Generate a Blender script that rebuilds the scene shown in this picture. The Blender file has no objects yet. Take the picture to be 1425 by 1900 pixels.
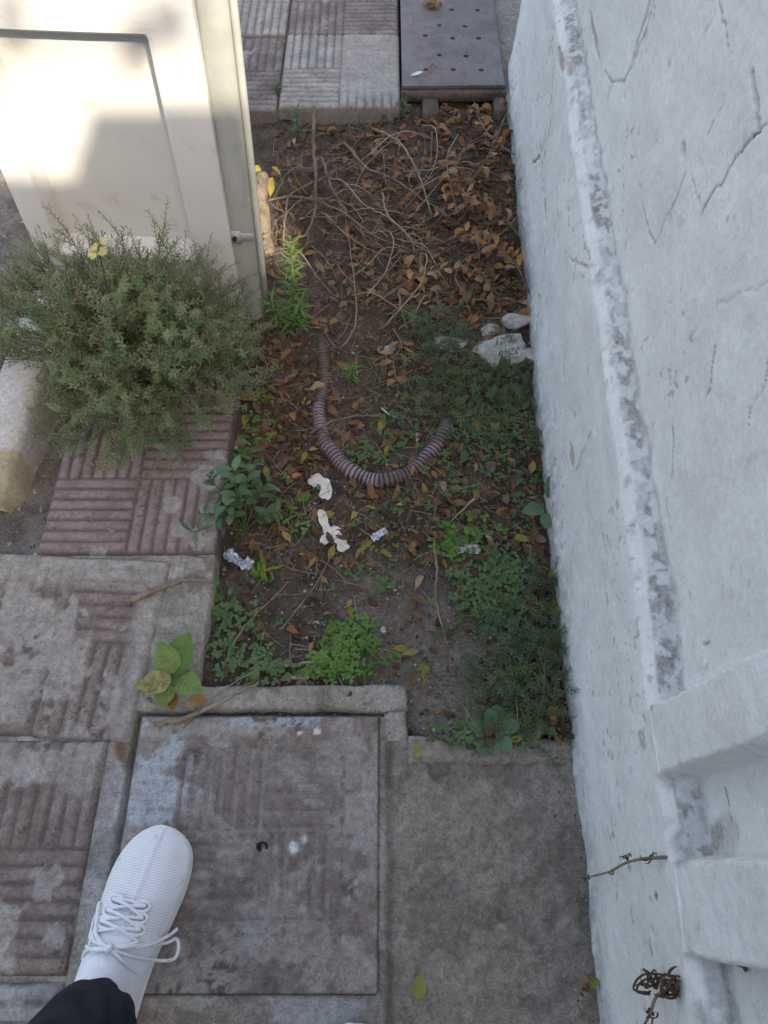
import bpy, math, random
import numpy as np
from mathutils import Vector, Matrix, Quaternion
R = math.radians
random.seed(7); rng = np.random.default_rng(7)
S = bpy.context.scene
COL = S.collection

# ------------------------------------------------------------------ camera
CAM_H = 1.20; TILT = R(31.2); F = 1427.0; CX, CY = 712.5, 950.0
cam_d = bpy.data.cameras.new('camera'); cam = bpy.data.objects.new('camera', cam_d); COL.objects.link(cam)
cam.location = (0, 0, CAM_H); cam.rotation_euler = (TILT, 0, 0)
cam_d.sensor_fit = 'VERTICAL'; cam_d.sensor_height = 24.0; cam_d.lens = 24.0 * F / 1900.0
cam_d.clip_start = 0.02; cam_d.clip_end = 2000
S.camera = cam
# ------------------------------------------------------------------ light
SUN_EL = R(35); SUN_AZ = R(25)          # azimuth: to the right of straight behind the camera
sun_vec = Vector((math.sin(SUN_AZ) * math.cos(SUN_EL), -math.cos(SUN_AZ) * math.cos(SUN_EL), math.sin(SUN_EL)))
W = bpy.data.worlds.new('World'); S.world = W; W.use_nodes = True
wn = W.node_tree.nodes; wn.clear()
sky = wn.new('ShaderNodeTexSky'); sky.sky_type = 'NISHITA'; sky.sun_disc = False
sky.sun_elevation = SUN_EL; sky.sun_rotation = math.pi - SUN_AZ
sky.air_density = 0.8; sky.dust_density = 2.5; sky.ozone_density = 0.6
bg = wn.new('ShaderNodeBackground'); bg.inputs['Strength'].default_value = 0.15
wo = wn.new('ShaderNodeOutputWorld')
W.node_tree.links.new(sky.outputs[0], bg.inputs[0]); W.node_tree.links.new(bg.outputs[0], wo.inputs[0])
sd = bpy.data.lights.new('sun', 'SUN'); sun = bpy.data.objects.new('sun', sd); COL.objects.link(sun)
sd.energy = 2.0; sd.angle = R(0.5); sd.color = (1.0, 0.97, 0.91)
sun.rotation_euler = (-sun_vec).to_track_quat('-Z', 'Y').to_euler()
S.view_settings.view_transform = 'Standard'; S.view_settings.look = 'None'
S.view_settings.gamma = 1.0; S.view_settings.use_curve_mapping = False
S.view_settings.exposure = 2.0
S.view_settings.use_white_balance = True; S.view_settings.white_balance_temperature = 8150; S.view_settings.white_balance_tint = 10

# ------------------------------------------------------------------ helpers
ST, CT = math.sin(TILT), math.cos(TILT)
def ray(u, v):
    a = (u - CX) / F; b = (CY - v) / F
    return a, b * CT + ST, b * ST - CT
def G(u, v, z=0.0):                       # photo pixel -> point on the level plane z
    a, b, c = ray(u, v); s = (z - CAM_H) / c
    return Vector((a * s, b * s, z))
def smooth(a, b, x):
    t = np.clip((x - a) / (b - a), 0, 1); return t * t * (3 - 2 * t)
def vnoise(x, y, seed=0):
    x = np.asarray(x, float); y = np.asarray(y, float)
    xi = np.floor(x).astype(np.int64); yi = np.floor(y).astype(np.int64)
    xf = x - xi; yf = y - yi
    def h(i, j):
        n = (i * 374761393 + j * 668265263 + seed * 974634777) & 0x7fffffff
        n = ((n ^ (n >> 13)) * 1274126177) & 0x7fffffff
        n = (n ^ (n >> 16)) & 0xffffff
        return n / float(0xffffff)
    u = xf * xf * (3 - 2 * xf); w = yf * yf * (3 - 2 * yf)
    return (h(xi, yi) * (1 - u) + h(xi + 1, yi) * u) * (1 - w) + (h(xi, yi + 1) * (1 - u) + h(xi + 1, yi + 1) * u) * w
def fbm(x, y, octv=4, seed=0):
    t = 0; a = 1.0; s = 0
    for o in range(octv):
        t = t + a * vnoise(np.asarray(x) * 2 ** o + 17.3 * o, np.asarray(y) * 2 ** o - 9.1 * o, seed + o); s += a; a *= 0.5
    return t / s                           # 0..1
def link(o, parent=None):
    COL.objects.link(o)
    if parent is not None: o.parent = parent
    return o
def tag(o, label=None, cat=None, group=None, kind=None):
    if label: o['label'] = label
    if cat: o['category'] = cat
    if group: o['group'] = group
    if kind: o['kind'] = kind
    return o
def empty(name, loc=(0, 0, 0), rz=0.0):
    o = bpy.data.objects.new(name, None); o.location = loc; o.rotation_euler = (0, 0, rz); o.empty_display_size = 0.03
    return link(o)
def grid_mesh(name, P, mat, parent=None, keep=None, attrs=None, flip=False, shade=True):
    """P: (ny, nx, 3) array of points -> one mesh object; keep: (ny-1, nx-1) mask; attrs: name -> (ny, nx)"""
    ny, nx = P.shape[:2]
    idx = np.arange(ny * nx).reshape(ny, nx)
    q = np.stack([idx[:-1, :-1], idx[:-1, 1:], idx[1:, 1:], idx[1:, :-1]], -1)
    if keep is not None: q = q[keep]
    q = q.reshape(-1, 4)
    if flip: q = q[:, ::-1]
    used = np.zeros(ny * nx, bool); used[q.ravel()] = True
    remap = np.cumsum(used) - 1
    q = remap[q]; V = P.reshape(-1, 3)[used]
    me = bpy.data.meshes.new(name)
    me.vertices.add(len(V)); me.vertices.foreach_set('co', V.astype(np.float32).ravel())
    me.loops.add(q.size); me.loops.foreach_set('vertex_index', q.astype(np.int32).ravel())
    me.polygons.add(len(q)); me.polygons.foreach_set('loop_start', np.arange(0, q.size, 4, dtype=np.int32))
    me.polygons.foreach_set('use_smooth', np.full(len(q), shade))
    me.update(calc_edges=True)
    for k, a in (attrs or {}).items():
        at = me.attributes.new(k, 'FLOAT', 'POINT')
        at.data.foreach_set('value', np.asarray(a, np.float32).reshape(-1)[used])
    me.materials.append(mat)
    return link(bpy.data.objects.new(name, me), parent)

class MB:
    """collects faces of one mesh"""
    def __init__(s): s.v = []; s.f = []; s.m = []; s.mi = 0
    def face(s, pts):
        n = len(s.v); s.v.extend([tuple(p) for p in pts]); s.f.append(tuple(range(n, n + len(pts)))); s.m.append(s.mi)
    def quadstrip(s, rows, close=False):
        n0 = len(s.v); k = len(rows[0])
        for r in rows: s.v.extend([tuple(p) for p in r])
        for i in range(len(rows) - 1):
            for j in range(k if close else k - 1):
                a = n0 + i * k + j; b = n0 + i * k + (j + 1) % k
                s.f.append((a, b, b + k, a + k)); s.m.append(s.mi)
        return n0
    def tube(s, pts, rad, sides=6, cap=True):
        pts = [Vector(p) for p in pts]
        if not hasattr(rad, '__len__'): rad = [rad] * len(pts)
        t = (pts[1] - pts[0]).normalized()
        n = t.orthogonal().normalized(); rows = []
        for i, p in enumerate(pts):
            t = (pts[min(i + 1, len(pts) - 1)] - pts[max(i - 1, 0)])
            t = t.normalized() if t.length > 1e-9 else Vector((0, 0, 1))
            n = (n - t * n.dot(t))
            n = n.normalized() if n.length > 1e-6 else t.orthogonal().normalized()
            b = t.cross(n)
            rows.append([p + (n * math.cos(2 * math.pi * j / sides) + b * math.sin(2 * math.pi * j / sides)) * rad[i] for j in range(sides)])
        n0 = s.quadstrip(rows, True)
        if cap:
            s.f.append(tuple(range(n0 + sides - 1, n0 - 1, -1))); s.m.append(s.mi)
            e = n0 + (len(rows) - 1) * sides
            s.f.append(tuple(range(e, e + sides))); s.m.append(s.mi)
    def box(s, lo, hi, bev=0.0):
        x0, y0, z0 = lo; x1, y1, z1 = hi; b = bev
        ring = lambda z, i: [(x0 + i, y0 + i, z), (x1 - i, y0 + i, z), (x1 - i, y1 - i, z), (x0 + i, y1 - i, z)]
        rows = [ring(z0, b), ring(z0 + b, 0), ring(z1 - b, 0), ring(z1, b)] if b else [ring(z0, 0), ring(z1, 0)]
        n0 = s.quadstrip(rows, True)
        s.f.append((n0 + 3, n0 + 2, n0 + 1, n0)); s.m.append(s.mi)
        e = n0 + 4 * (len(rows) - 1); s.f.append((e, e + 1, e + 2, e + 3)); s.m.append(s.mi)
    def leaf(s, p, d, up, L, Wd, n=4, fold=0.25, curl=0.0, tip=0.5, waist=0.55):
        """a folded blade: p base, d direction, up = normal; widest at 'waist'"""
        p = Vector(p); d = Vector(d).normalized(); up = Vector(up); up = up - d * up.dot(d)
        up = up.normalized() if up.length > 1e-6 else d.orthogonal().normalized()
        side = d.cross(up); rows = []; c = p.copy(); dd = d.copy(); uu = up.copy()
        for i in range(n + 1):
            t = i / n
            w = Wd * 0.5 * (math.sin(math.pi * (t ** (math.log(.5) / math.log(waist)))) ** tip if 0 < t < 1 else 0.06)
            rows.append([c - side * w + uu * w * fold, c, c + side * w + uu * w * fold])
            q = Quaternion(side, -curl / n); dd = q @ dd; uu = q @ uu
            c = c + dd * (L / n)
        s.quadstrip(rows)
    def build(s, name, mats, parent=None, shade=True):
        me = bpy.data.meshes.new(name); me.from_pydata(s.v, [], s.f)
        if not isinstance(mats, (list, tuple)): mats = [mats]
        for m in mats: me.materials.append(m)
        me.polygons.foreach_set('material_index', s.m)
        me.polygons.foreach_set('use_smooth', [shade] * len(s.f)); me.update()
        return link(bpy.data.objects.new(name, me), parent)
def spline(pts, n=8):
    """Catmull-Rom through points"""
    P = [Vector(p) for p in pts]; P = [P[0] * 2 - P[1]] + P + [P[-1] * 2 - P[-2]]; out = []
    for i in range(1, len(P) - 2):
        for k in range(n):
            t = k / n; a, b, c, d = P[i - 1], P[i], P[i + 1], P[i + 2]
            out.append(0.5 * ((2 * b) + (c - a) * t + (2 * a - 5 * b + 4 * c - d) * t * t + (3 * b - a - 3 * c + d) * t ** 3))
    out.append(P[-2]); return out
def rnd(a, b): return random.uniform(a, b)

# ------------------------------------------------------------------ materials
def mat(name, c1, c2, scale=8.0, rough=0.85, bump=0.25, bscale=90.0, layers=(), spots=(), vary=0.0, detail=6.0, spec=0.3, sub=0.0, metal=0.0, lo=.35, hi=.65, bdist=.004, rg=.6, grain=0.0, gscale=380.0):
    """base noise mix c1/c2, then layers [(attribute, colour)], then spots [(colour, scale, threshold, softness)]"""
    m = bpy.data.materials.new(name); m.use_nodes = True; nt = m.node_tree; N = nt.nodes; Lk = nt.links.new
    b = N['Principled BSDF']; b.inputs['Roughness'].default_value = rough; b.inputs['Metallic'].default_value = metal
    b.inputs['Specular IOR Level'].default_value = spec
    tc = N.new('ShaderNodeTexCoord'); oi = N.new('ShaderNodeObjectInfo')
    def noise(sc, det=6.0, rg=.6):
        n = N.new('ShaderNodeTexNoise'); n.inputs['Scale'].default_value = sc; n.inputs['Detail'].default_value = det; n.inputs['Roughness'].default_value = rg
        Lk(tc.outputs['Object'], n.inputs['Vector']); return n.outputs['Fac']
    def rng_(v, a, c):
        r = N.new('ShaderNodeMapRange'); r.inputs[1].default_value = a; r.inputs[2].default_value = c; Lk(v, r.inputs[0]); return r.outputs[0]
    def mix(f, a, c):
        x = N.new('ShaderNodeMix'); x.data_type = 'RGBA'
        if isinstance(f, float): x.inputs[0].default_value = f
        else: Lk(f, x.inputs[0])
        for s_, v in ((6, a), (7, c)):
            if isinstance(v, tuple): x.inputs[s_].default_value = (*v, 1)
            else: Lk(v, x.inputs[s_])
        return x.outputs[2]
    col = mix(rng_(noise(scale, detail, rg), lo, hi), c1, c2)
    for (cc, sc, th, so) in spots: 
        col = mix(rng_(noise(sc, 6.0, rg), th, th + so), col, cc)
    for lay in layers:
        a = N.new('ShaderNodeAttribute'); a.attribute_name = lay[0]
        c = lay[1]
        if len(lay) > 2: c = mix(rng_(noise(lay[3] if len(lay) > 3 else 25.0), .3, .7), lay[1], lay[2])
        col = mix(a.outputs['Fac'], col, c)
    if grain:
        hv = N.new('ShaderNodeHueSaturation')
        a1, a2 = noise(gscale, 3.0, .7), noise(gscale * .28, 4.0, .7)
        ad = N.new('ShaderNodeMath'); ad.operation = 'ADD'; Lk(a1, ad.inputs[0]); Lk(a2, ad.inputs[1])
        r = N.new('ShaderNodeMapRange'); r.inputs[1].default_value = .72; r.inputs[2].default_value = 1.28; r.inputs[3].default_value = 1 - grain; r.inputs[4].default_value = 1 + grain
        Lk(ad.outputs[0], r.inputs[0]); Lk(r.outputs[0], hv.inputs['Value']); Lk(col, hv.inputs['Color']); col = hv.outputs[0]
    if vary:
        h = N.new('ShaderNodeHueSaturation')
        r = N.new('ShaderNodeMapRange'); Lk(oi.outputs['Random'], r.inputs[0]); r.inputs[3].default_value = 1 - vary; r.inputs[4].default_value = 1 + vary
        Lk(r.outputs[0], h.inputs['Value'])
        r2 = N.new('ShaderNodeMapRange'); Lk(oi.outputs['Random'], r2.inputs[0]); r2.inputs[3].default_value = .5 - .035 * vary; r2.inputs[4].default_value = .5 + .04 * vary
        Lk(r2.outputs[0], h.inputs['Hue']); Lk(col, h.inputs['Color']); col = h.outputs[0]
    Lk(col, b.inputs['Base Color'])
    if bump:
        bp = N.new('ShaderNodeBump'); bp.inputs['Strength'].default_value = bump; bp.inputs['Distance'].default_value = bdist
        Lk(noise(bscale, 6.0, .72), bp.inputs['Height']); Lk(bp.outputs[0], b.inputs['Normal'])
    if sub:
        b.inputs['Transmission Weight'].default_value = 0.0
        tr = N.new('ShaderNodeBsdfTranslucent'); Lk(col, tr.inputs['Color'])
        ms = N.new('ShaderNodeMixShader'); ms.inputs[0].default_value = sub
        Lk(b.outputs[0], ms.inputs[1]); Lk(tr.outputs[0], ms.inputs[2]); Lk(ms.outputs[0], N['Material Output'].inputs['Surface'])
    return m
CEM1, CEM2 = (.275, .252, .218), (.375, .348, .305)
m_cement = mat('cement', CEM1, CEM2, 26, .9, 1.0, 75, layers=[('brown', (.215, .182, .150), (.30, .257, .215), 70.), ('rust', (.17, .085, .05), (.23, .14, .09), 40.), ('pale', (.35, .345, .335), (.42, .41, .395), 18.), ('stain', (.11, .095, .082))],
               spots=[((.175, .155, .142), 18, .60, .06), ((.44, .42, .39), 42, .64, .03), ((.10, .085, .072), 130, .62, .03), ((.13, .10, .082), 48, .615, .035), ((.56, .54, .50), 240, .70, .02)], rg=.75, bdist=.006, grain=0.42, gscale=380)
m_lid = mat('cover infill', (.17, .132, .114), (.24, .195, .172), 26, .9, .9, 90, layers=[('dirt', (.35, .325, .295), (.27, .25, .23), 14.), ('cement', (.285, .26, .235), (.37, .345, .315), 40.), ('pale', (.33, .36, .38), (.42, .43, .44), 22.), ('stain', (.12, .105, .095)), ('white', (.62, .62, .62))],
            spots=[((.13, .105, .095), 60, .62, .05), ((.40, .37, .34), 170, .67, .03)], rg=.75, bdist=.006, grain=0.38, gscale=380)
m_tile_red = mat('red tile', (.195, .148, .140), (.275, .218, .208), 18, .88, .7, 110, layers=[('dirt', (.105, .08, .074)), ('cement', (.22, .205, .195), (.34, .32, .30), 45.)],
                 spots=[((.42, .37, .35), 150, .69, .03), ((.15, .11, .10), 50, .62, .05), ((.10, .08, .075), 150, .66, .03)], grain=0.3, gscale=380)
m_tile_brown = mat('brown tile', (.175, .132, .116), (.255, .205, .182), 18, .9, .8, 100, layers=[('dirt', (.12, .10, .09)), ('cement', (.245, .222, .20), (.35, .325, .295), 36.)],
                   spots=[((.42, .38, .35), 150, .69, .03), ((.12, .095, .08), 42, .605, .04), ((.10, .08, .07), 130, .63, .03)], grain=0.36, gscale=380)
m_tile_grey = mat('grey tile', (.235, .23, .22), (.36, .355, .34), 18, .9, .9, 100, layers=[('dirt', (.13, .125, .12)), ('cement', (.25, .24, .23), (.37, .36, .34), 18.)],
                  spots=[((.17, .165, .16), 26, .60, .10)], grain=0.3, gscale=380)
m_steel_rim = mat('weathered steel rim', (.07, .065, .065), (.15, .14, .13), 30, .7, .4, 120, layers=[], spots=[((.20, .19, .18), 20, .60, .1), ((.13, .08, .055), 40, .62, .06)])
m_soil = mat('soil', (.056, .045, .035), (.130, .105, .083), 30, .95, 1.0, 130, layers=[('sand', (.15, .122, .10), (.24, .20, .168), 40.)],
             spots=[((.15, .125, .105), 190, .66, .05), ((.018, .014, .012), 60, .60, .08)], bdist=.008, grain=0.55, gscale=380)
m_dirt = mat('street dirt', (.13, .115, .10), (.25, .225, .20), 18, .95, 1.0, 90, spots=[((.36, .34, .32), 110, .66, .05), ((.06, .055, .05), 60, .62, .06)], bdist=.008, grain=0.4, gscale=380)
m_wall = mat('whitewash', (.68, .68, .67), (.77, .77, .76), 9, .9, .6, 120, layers=[('grime', (.46, .455, .435), (.20, .195, .18), 140.), ('flake', (.40, .37, .32), (.5, .46, .4), 60.), ('crack', (.09, .085, .08))],
             spots=[((.45, .44, .42), 70, .69, .03), ((.57, .56, .54), 20, .60, .10), ((.30, .29, .27), 160, .715, .02)], rg=.7, grain=0.1, gscale=380)
m_render = mat('cream painted render', (.55, .553, .55), (.61, .613, .612), 5, .85, .3, 110, spots=[((.45, .43, .39), 12, .58, .12), ((.12, .10, .09), 90, .74, .015)])
m_pipe = mat('grey painted metal', (.30, .315, .30), (.40, .415, .40), 12, .5, .12, 60, spots=[((.55, .56, .54), 40, .68, .05), ((.22, .17, .13), 35, .72, .05)], spec=.5)
m_plate = mat('rust brown painted steel', (.115, .092, .095), (.175, .145, .15), 9, .6, .3, 150, spots=[((.155, .155, .165), 7, .52, .14), ((.32, .30, .29), 90, .68, .03), ((.14, .085, .065), 20, .57, .08)], grain=.25, spec=.5)
m_dark = mat('near-black cavity fill', (.012, .011, .010), (.03, .027, .024), 20, .95, .4, 60)  # near-black, the darkness of hollows put into the colour
m_kerb = mat('kerb stone', (.40, .385, .36), (.55, .53, .50), 10, .9, .6, 80, layers=[('yellow', (.42, .36, .22), (.37, .34, .28), 40.), ('white', (.56, .55, .52), (.42, .41, .39), 40.)], spots=[((.22, .20, .18), 60, .66, .05)], grain=0.3, gscale=380)
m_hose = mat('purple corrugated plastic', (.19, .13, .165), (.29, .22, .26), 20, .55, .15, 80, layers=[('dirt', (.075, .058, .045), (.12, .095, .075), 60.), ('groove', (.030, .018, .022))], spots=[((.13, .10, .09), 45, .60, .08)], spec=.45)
m_bark = mat('bark', (.14, .105, .075), (.30, .24, .18), 40, .95, 1.0, 60, spots=[((.06, .045, .035), 60, .58, .1)], bdist=.01)
m_twig = mat('dry twig', (.135, .098, .072), (.25, .19, .145), 30, .9, .3, 90, vary=.3)
m_vine = mat('grey dry vine', (.23, .18, .135), (.36, .29, .22), 30, .9, .3, 90, vary=.25)
m_straw = mat('pale straw', (.22, .17, .115), (.33, .265, .19), 30, .85, .2, 90, vary=.2)
LB = dict(scale=60, rough=.75, bump=.35, bscale=120, sub=.25)
m_leaf_brown = mat('dry brown leaf', (.145, .082, .045), (.235, .135, .072), vary=.35, **LB)
m_leaf_orange = mat('dry orange leaf', (.29, .145, .062), (.42, .225, .10), vary=.28, spots=[((.16, .08, .04), 90, .6, .1)], **LB)
m_leaf_dark = mat('rotting dark leaf', (.075, .046, .030), (.135, .082, .052), vary=.35, **LB)
m_leaf_tan = mat('dry tan leaf', (.26, .175, .105), (.36, .25, .16), vary=.25, **LB)
m_leaf_yellow = mat('yellowing leaf', (.27, .22, .045), (.36, .29, .075), vary=.15, spots=[((.18, .10, .04), 110, .62, .08)], **LB)
m_leaf_ygreen = mat('yellow green leaf', (.20, .23, .05), (.29, .29, .08), vary=.12, spots=[((.16, .10, .05), 120, .66, .06)], **LB)
m_leaf_mauve = mat('mauve grey leaf', (.17, .13, .125), (.25, .20, .19), vary=.1, **LB)
m_leaf_red = mat('red brown leaf', (.13, .055, .035), (.19, .085, .05), vary=.1, **LB)
GB = dict(scale=25, rough=.6, bump=.2, bscale=90, sub=.3)
m_green_bush = mat('bush green', (.155, .205, .10), (.24, .29, .155), spots=[((.21, .20, .13), 12, .60, .12)], **GB)  # leaf colour lightened to carry the veil of glare
m_green_bright = mat('weed bright green', (.075, .165, .03), (.13, .25, .055), **GB)
m_green_mid = mat('weed mid green', (.075, .15, .055), (.125, .21, .085), **GB)
m_green_blue = mat('weed blue green', (.085, .17, .085), (.14, .24, .135), **GB)
m_green_deep = mat('feathery deep green', (.10, .17, .10), (.165, .24, .145), **GB)
m_green_lime = mat('lime green', (.17, .27, .045), (.25, .36, .075), **GB)
m_variegated = mat('mottled pale leaf', (.36, .36, .13), (.20, .14, .07), scale=70, rough=.7, bump=.4, bscale=100, sub=.2)
m_broad = mat('broad leaf green', (.13, .22, .055), (.24, .32, .09), scale=45, rough=.55, bump=.5, bscale=70, sub=.25, spots=[((.24, .26, .07), 30, .58, .1)])
m_green_olive = mat('olive weed green', (.15, .18, .08), (.22, .25, .12), **GB)
m_vein = mat('pale leaf vein', (.24, .30, .13), (.32, .36, .18), **GB)
m_stem_green = mat('green stem', (.10, .14, .05), (.16, .18, .07), **GB)
m_petal = mat('cream yellow petal', (.55, .50, .22), (.62, .56, .32), scale=60, rough=.7, bump=.2, bscale=90, sub=.3)
m_paper = mat('white paper', (.52, .49, .44), (.68, .66, .62), 30, .85, .5, 70, spots=[((.25, .20, .15), 50, .62, .1)])
m_foil = mat('crumpled foil', (.35, .40, .48), (.62, .66, .72), 40, .35, .6, 80, metal=.6, spots=[((.12, .12, .13), 50, .58, .08)])
m_stone = mat('whitewashed rubble', (.30, .285, .26), (.50, .48, .45), 26, .92, .9, 80, spots=[((.17, .15, .125), 30, .56, .06)], grain=0.3, gscale=380)
m_pebble = mat('pebble', (.16, .15, .14), (.34, .32, .30), 60, .9, .3, 120, vary=.3)
m_shoe = mat('white sneaker rubber', (.76, .76, .755), (.82, .82, .815), 12, .6, .06, 120, spots=[((.50, .47, .43), 60, .58, .10)])
m_lace = mat('white lace', (.74, .75, .77), (.82, .83, .84), 200, .85, .3, 500)
m_trouser = mat('black trouser cloth', (.010, .010, .015), (.020, .020, .028), 30, .9, .4, 220, bdist=.003)
m_build = mat('neighbour render', (.50, .48, .44), (.58, .56, .52), 2, .9, .2, 40)
# knitted shoe mesh
m_knit = mat('white knit mesh', (.76, .77, .79), (.82, .83, .85), 12, .85, 0, 60, spots=[((.60, .585, .56), 45, .62, .10)])
def knit(m):
    nt = m.node_tree; N = nt.nodes; b = N['Principled BSDF']
    at = N.new('ShaderNodeAttribute'); at.attribute_name = 'knit'
    uv = N.new('ShaderNodeUVMap'); uv.uv_map = 'knit_uv'
    w = N.new('ShaderNodeTexVoronoi'); w.feature = 'F1'; w.inputs['Scale'].default_value = 1.0; w.inputs['Randomness'].default_value = 0.0
    nt.links.new(uv.outputs[0], w.inputs['Vector'])
    r = N.new('ShaderNodeMapRange'); r.inputs[1].default_value = .18; r.inputs[2].default_value = .34; r.inputs[3].default_value = 1; r.inputs[4].default_value = 0
    nt.links.new(w.outputs['Distance'], r.inputs[0])
    mu = N.new('ShaderNodeMath'); mu.operation = 'MULTIPLY'; nt.links.new(r.outputs[0], mu.inputs[0]); nt.links.new(at.outputs['Fac'], mu.inputs[1])
    mx = N.new('ShaderNodeMix'); mx.data_type = 'RGBA'
    src = b.inputs['Base Color'].links[0].from_socket
    nt.links.new(mu.outputs[0], mx.inputs[0]); nt.links.new(src, mx.inputs[6]); mx.inputs[7].default_value = (.50, .52, .57, 1)
    nt.links.new(mx.outputs[2], b.inputs['Base Color'])
    bp = N.new('ShaderNodeBump'); bp.inputs['Strength'].default_value = .6; bp.inputs['Distance'].default_value = .0015; bp.invert = True
    nt.links.new(mu.outputs[0], bp.inputs['Height']); nt.links.new(bp.outputs[0], b.inputs['Normal'])
knit(m_knit)

# ------------------------------------------------------------------ ground shapes
WALL = lambda y: .292 + .030 * np.asarray(y) + .30 * np.maximum(np.asarray(y) - 2.2, 0)
LID = (-.383, -.005, -.022, .354)
def soil_h(x, y):
    x = np.asarray(x, float); y = np.asarray(y, float)
    h = -.045 + .030 * (fbm(x * 7, y * 7, 4, 3) - .5) + .012 * (fbm(x * 40, y * 40, 3, 9) - .5)
    h = h + .030 * smooth(.60, .34, y) * smooth(-.1, .15, x)            # rises to the path
    h = h + .034 * smooth(.40, .30, y) * smooth(.02, .10, x) * (.35 + 1.0 * fbm(x * 16, y * 16, 4, 17)) - .10 * smooth(.315, .27, y + .07 * (fbm(x * 14, y * 5, 3, 18) - .5) - .03 * smooth(.18, .28, x)) - .05 * smooth(.05, .03, x) * smooth(.35, .30, y)
    h = h + .020 * smooth(.55, .42, y) * smooth(.1, -.1, x)
    return h
def sh(x, y): return float(soil_h(x, y))

# far ground: street earth to the horizon
g = MB(); g.quadstrip([[(-400, -400, -.13), (400, -400, -.13)], [(-400, 900, -.13), (400, 900, -.13)]])
tag(g.build('ground', m_dirt), 'dusty street ground beyond the kerb', kind='structure')
# gutter dirt left of the kerb
xs = np.arange(-2.2, -.55, .02); ys = np.arange(.55, 3.0, .02); X, Y = np.meshgrid(xs, ys)
Z = -.075 + .025 * (fbm(X * 9, Y * 9, 4, 21) - .5) + .02 * (fbm(X * 50, Y * 50, 2, 5) - .5) + .05 * smooth(.9, .62, Y)
tag(grid_mesh('gutter_dirt', np.stack([X, Y, Z], -1), m_dirt), 'gravelly dirt beside the painted kerb', kind='structure')
# soil of the planting bed
xs = np.arange(-.36, .45, .005); ys = np.arange(.215, 2.12, .005); X, Y = np.meshgrid(xs, ys)
Z = soil_h(X, Y)
sand = np.zeros_like(X)
for (u, v, r, k) in [(790, 1165, .07, 1.), (820, 1330, .08, .9), (690, 1060, .04, .8), (680, 1150, .04, .6), (760, 820, .05, .35), (700, 1330, .03, .6), (850, 1230, .05, .7)]:
    p = G(u, v, -.04); sand += k * np.exp(-((X - p.x) ** 2 + (Y - p.y) ** 2) / (2 * r * r))
sand = np.clip(sand * (.4 + 1.1 * fbm(X * 22, Y * 22, 4, 31)) - .12, 0, 1)
tag(grid_mesh('soil', np.stack([X, Y, Z], -1), m_soil, attrs={'sand': sand}), 'dark crumbly soil of the planting bed', kind='structure')

# ------------------------------------------------------------------ pavement (cement bed) with tiles
xs = np.arange(-1.2, .312, .004); ys = np.arange(-.5, .645, .004); X, Y = np.meshgrid(xs, ys)
n1 = fbm(X * 10, Y * 10, 5, 41); n2 = fbm(X * 45, Y * 45, 3, 43)
Z = -.006 + .010 * (n1 - .5) + .0050 * (n2 - .5) + .0045 * (fbm(X * 95, Y * 95, 3, 44) - .5)
path = smooth(-.004, .006, X) * smooth(.335, .30, Y)
Z = Z + path * (.004 + .016 * (fbm(X * 16, Y * 16, 5, 47) - .5) + .007 * (fbm(X * 55, Y * 55, 4, 48) - .5) - .010 * smooth(.62, .70, fbm(X * 11, Y * 11, 4, 49)))
pit = smooth(LID[0] - .010, LID[0] - .004, X) * smooth(LID[1] - .002, LID[1] - .010, X) * smooth(LID[2] + .002, LID[2] + .010, Y) * smooth(LID[3] + .008, LID[3] + .003, Y)
Z = Z - .022 * pit
brown = np.clip(path * .9 + smooth(-.02, -.05, Y) * smooth(-.40, -.36, X) * .8, 0, 1)
rust = np.exp(-((X + .415 - .10 * (Y - .25)) / .018) ** 2) * smooth(.12, .2, Y) * smooth(.40, .33, Y)
rust = rust * (.5 + .9 * fbm(X * 30, Y * 30, 4, 50))
pale_ = smooth(.55, .62, fbm(X * 12, Y * 12, 5, 57)) * (1 - path) * .8
stain = smooth(.56, .62, fbm(X * 14, Y * 14, 6, 53)) * .40 + np.exp(-((X - WALL(Y) + .012) / .014) ** 2) * smooth(.2, .0, Y) * .5
stain = np.clip(stain + .6 * np.exp(-((X - .008) / .006) ** 2) * smooth(.36, .30, Y), 0, 1)
sur = (X > -.402) & (X < .037) & (Y < .402)
inside = ((Y < .36) & (X < .34)) | (X < -.302) 
kp = inside[:-1, :-1] & ~(((X < -.62) & (Y > .60 + .05 * n1))[:-1, :-1]) & ~(((X > .03) & (Y > .312 + .02 * (n1 - .5)))[:-1, :-1]) & ~(((X > -.30) & (Y > .352))[:-1, :-1])
kp &= ~(((X > LID[0] - .03) & (Y > .352) & (Y < .41))[:-1, :-1])
pave = tag(grid_mesh('pavement', np.stack([X, Y, Z], -1), m_cement, keep=kp, attrs={'brown': brown, 'stain': stain, 'rust': np.clip(rust, 0, 1), 'pale': pale_}), 'worn cement pavement with ribbed tiles set in it', kind='structure')

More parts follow.
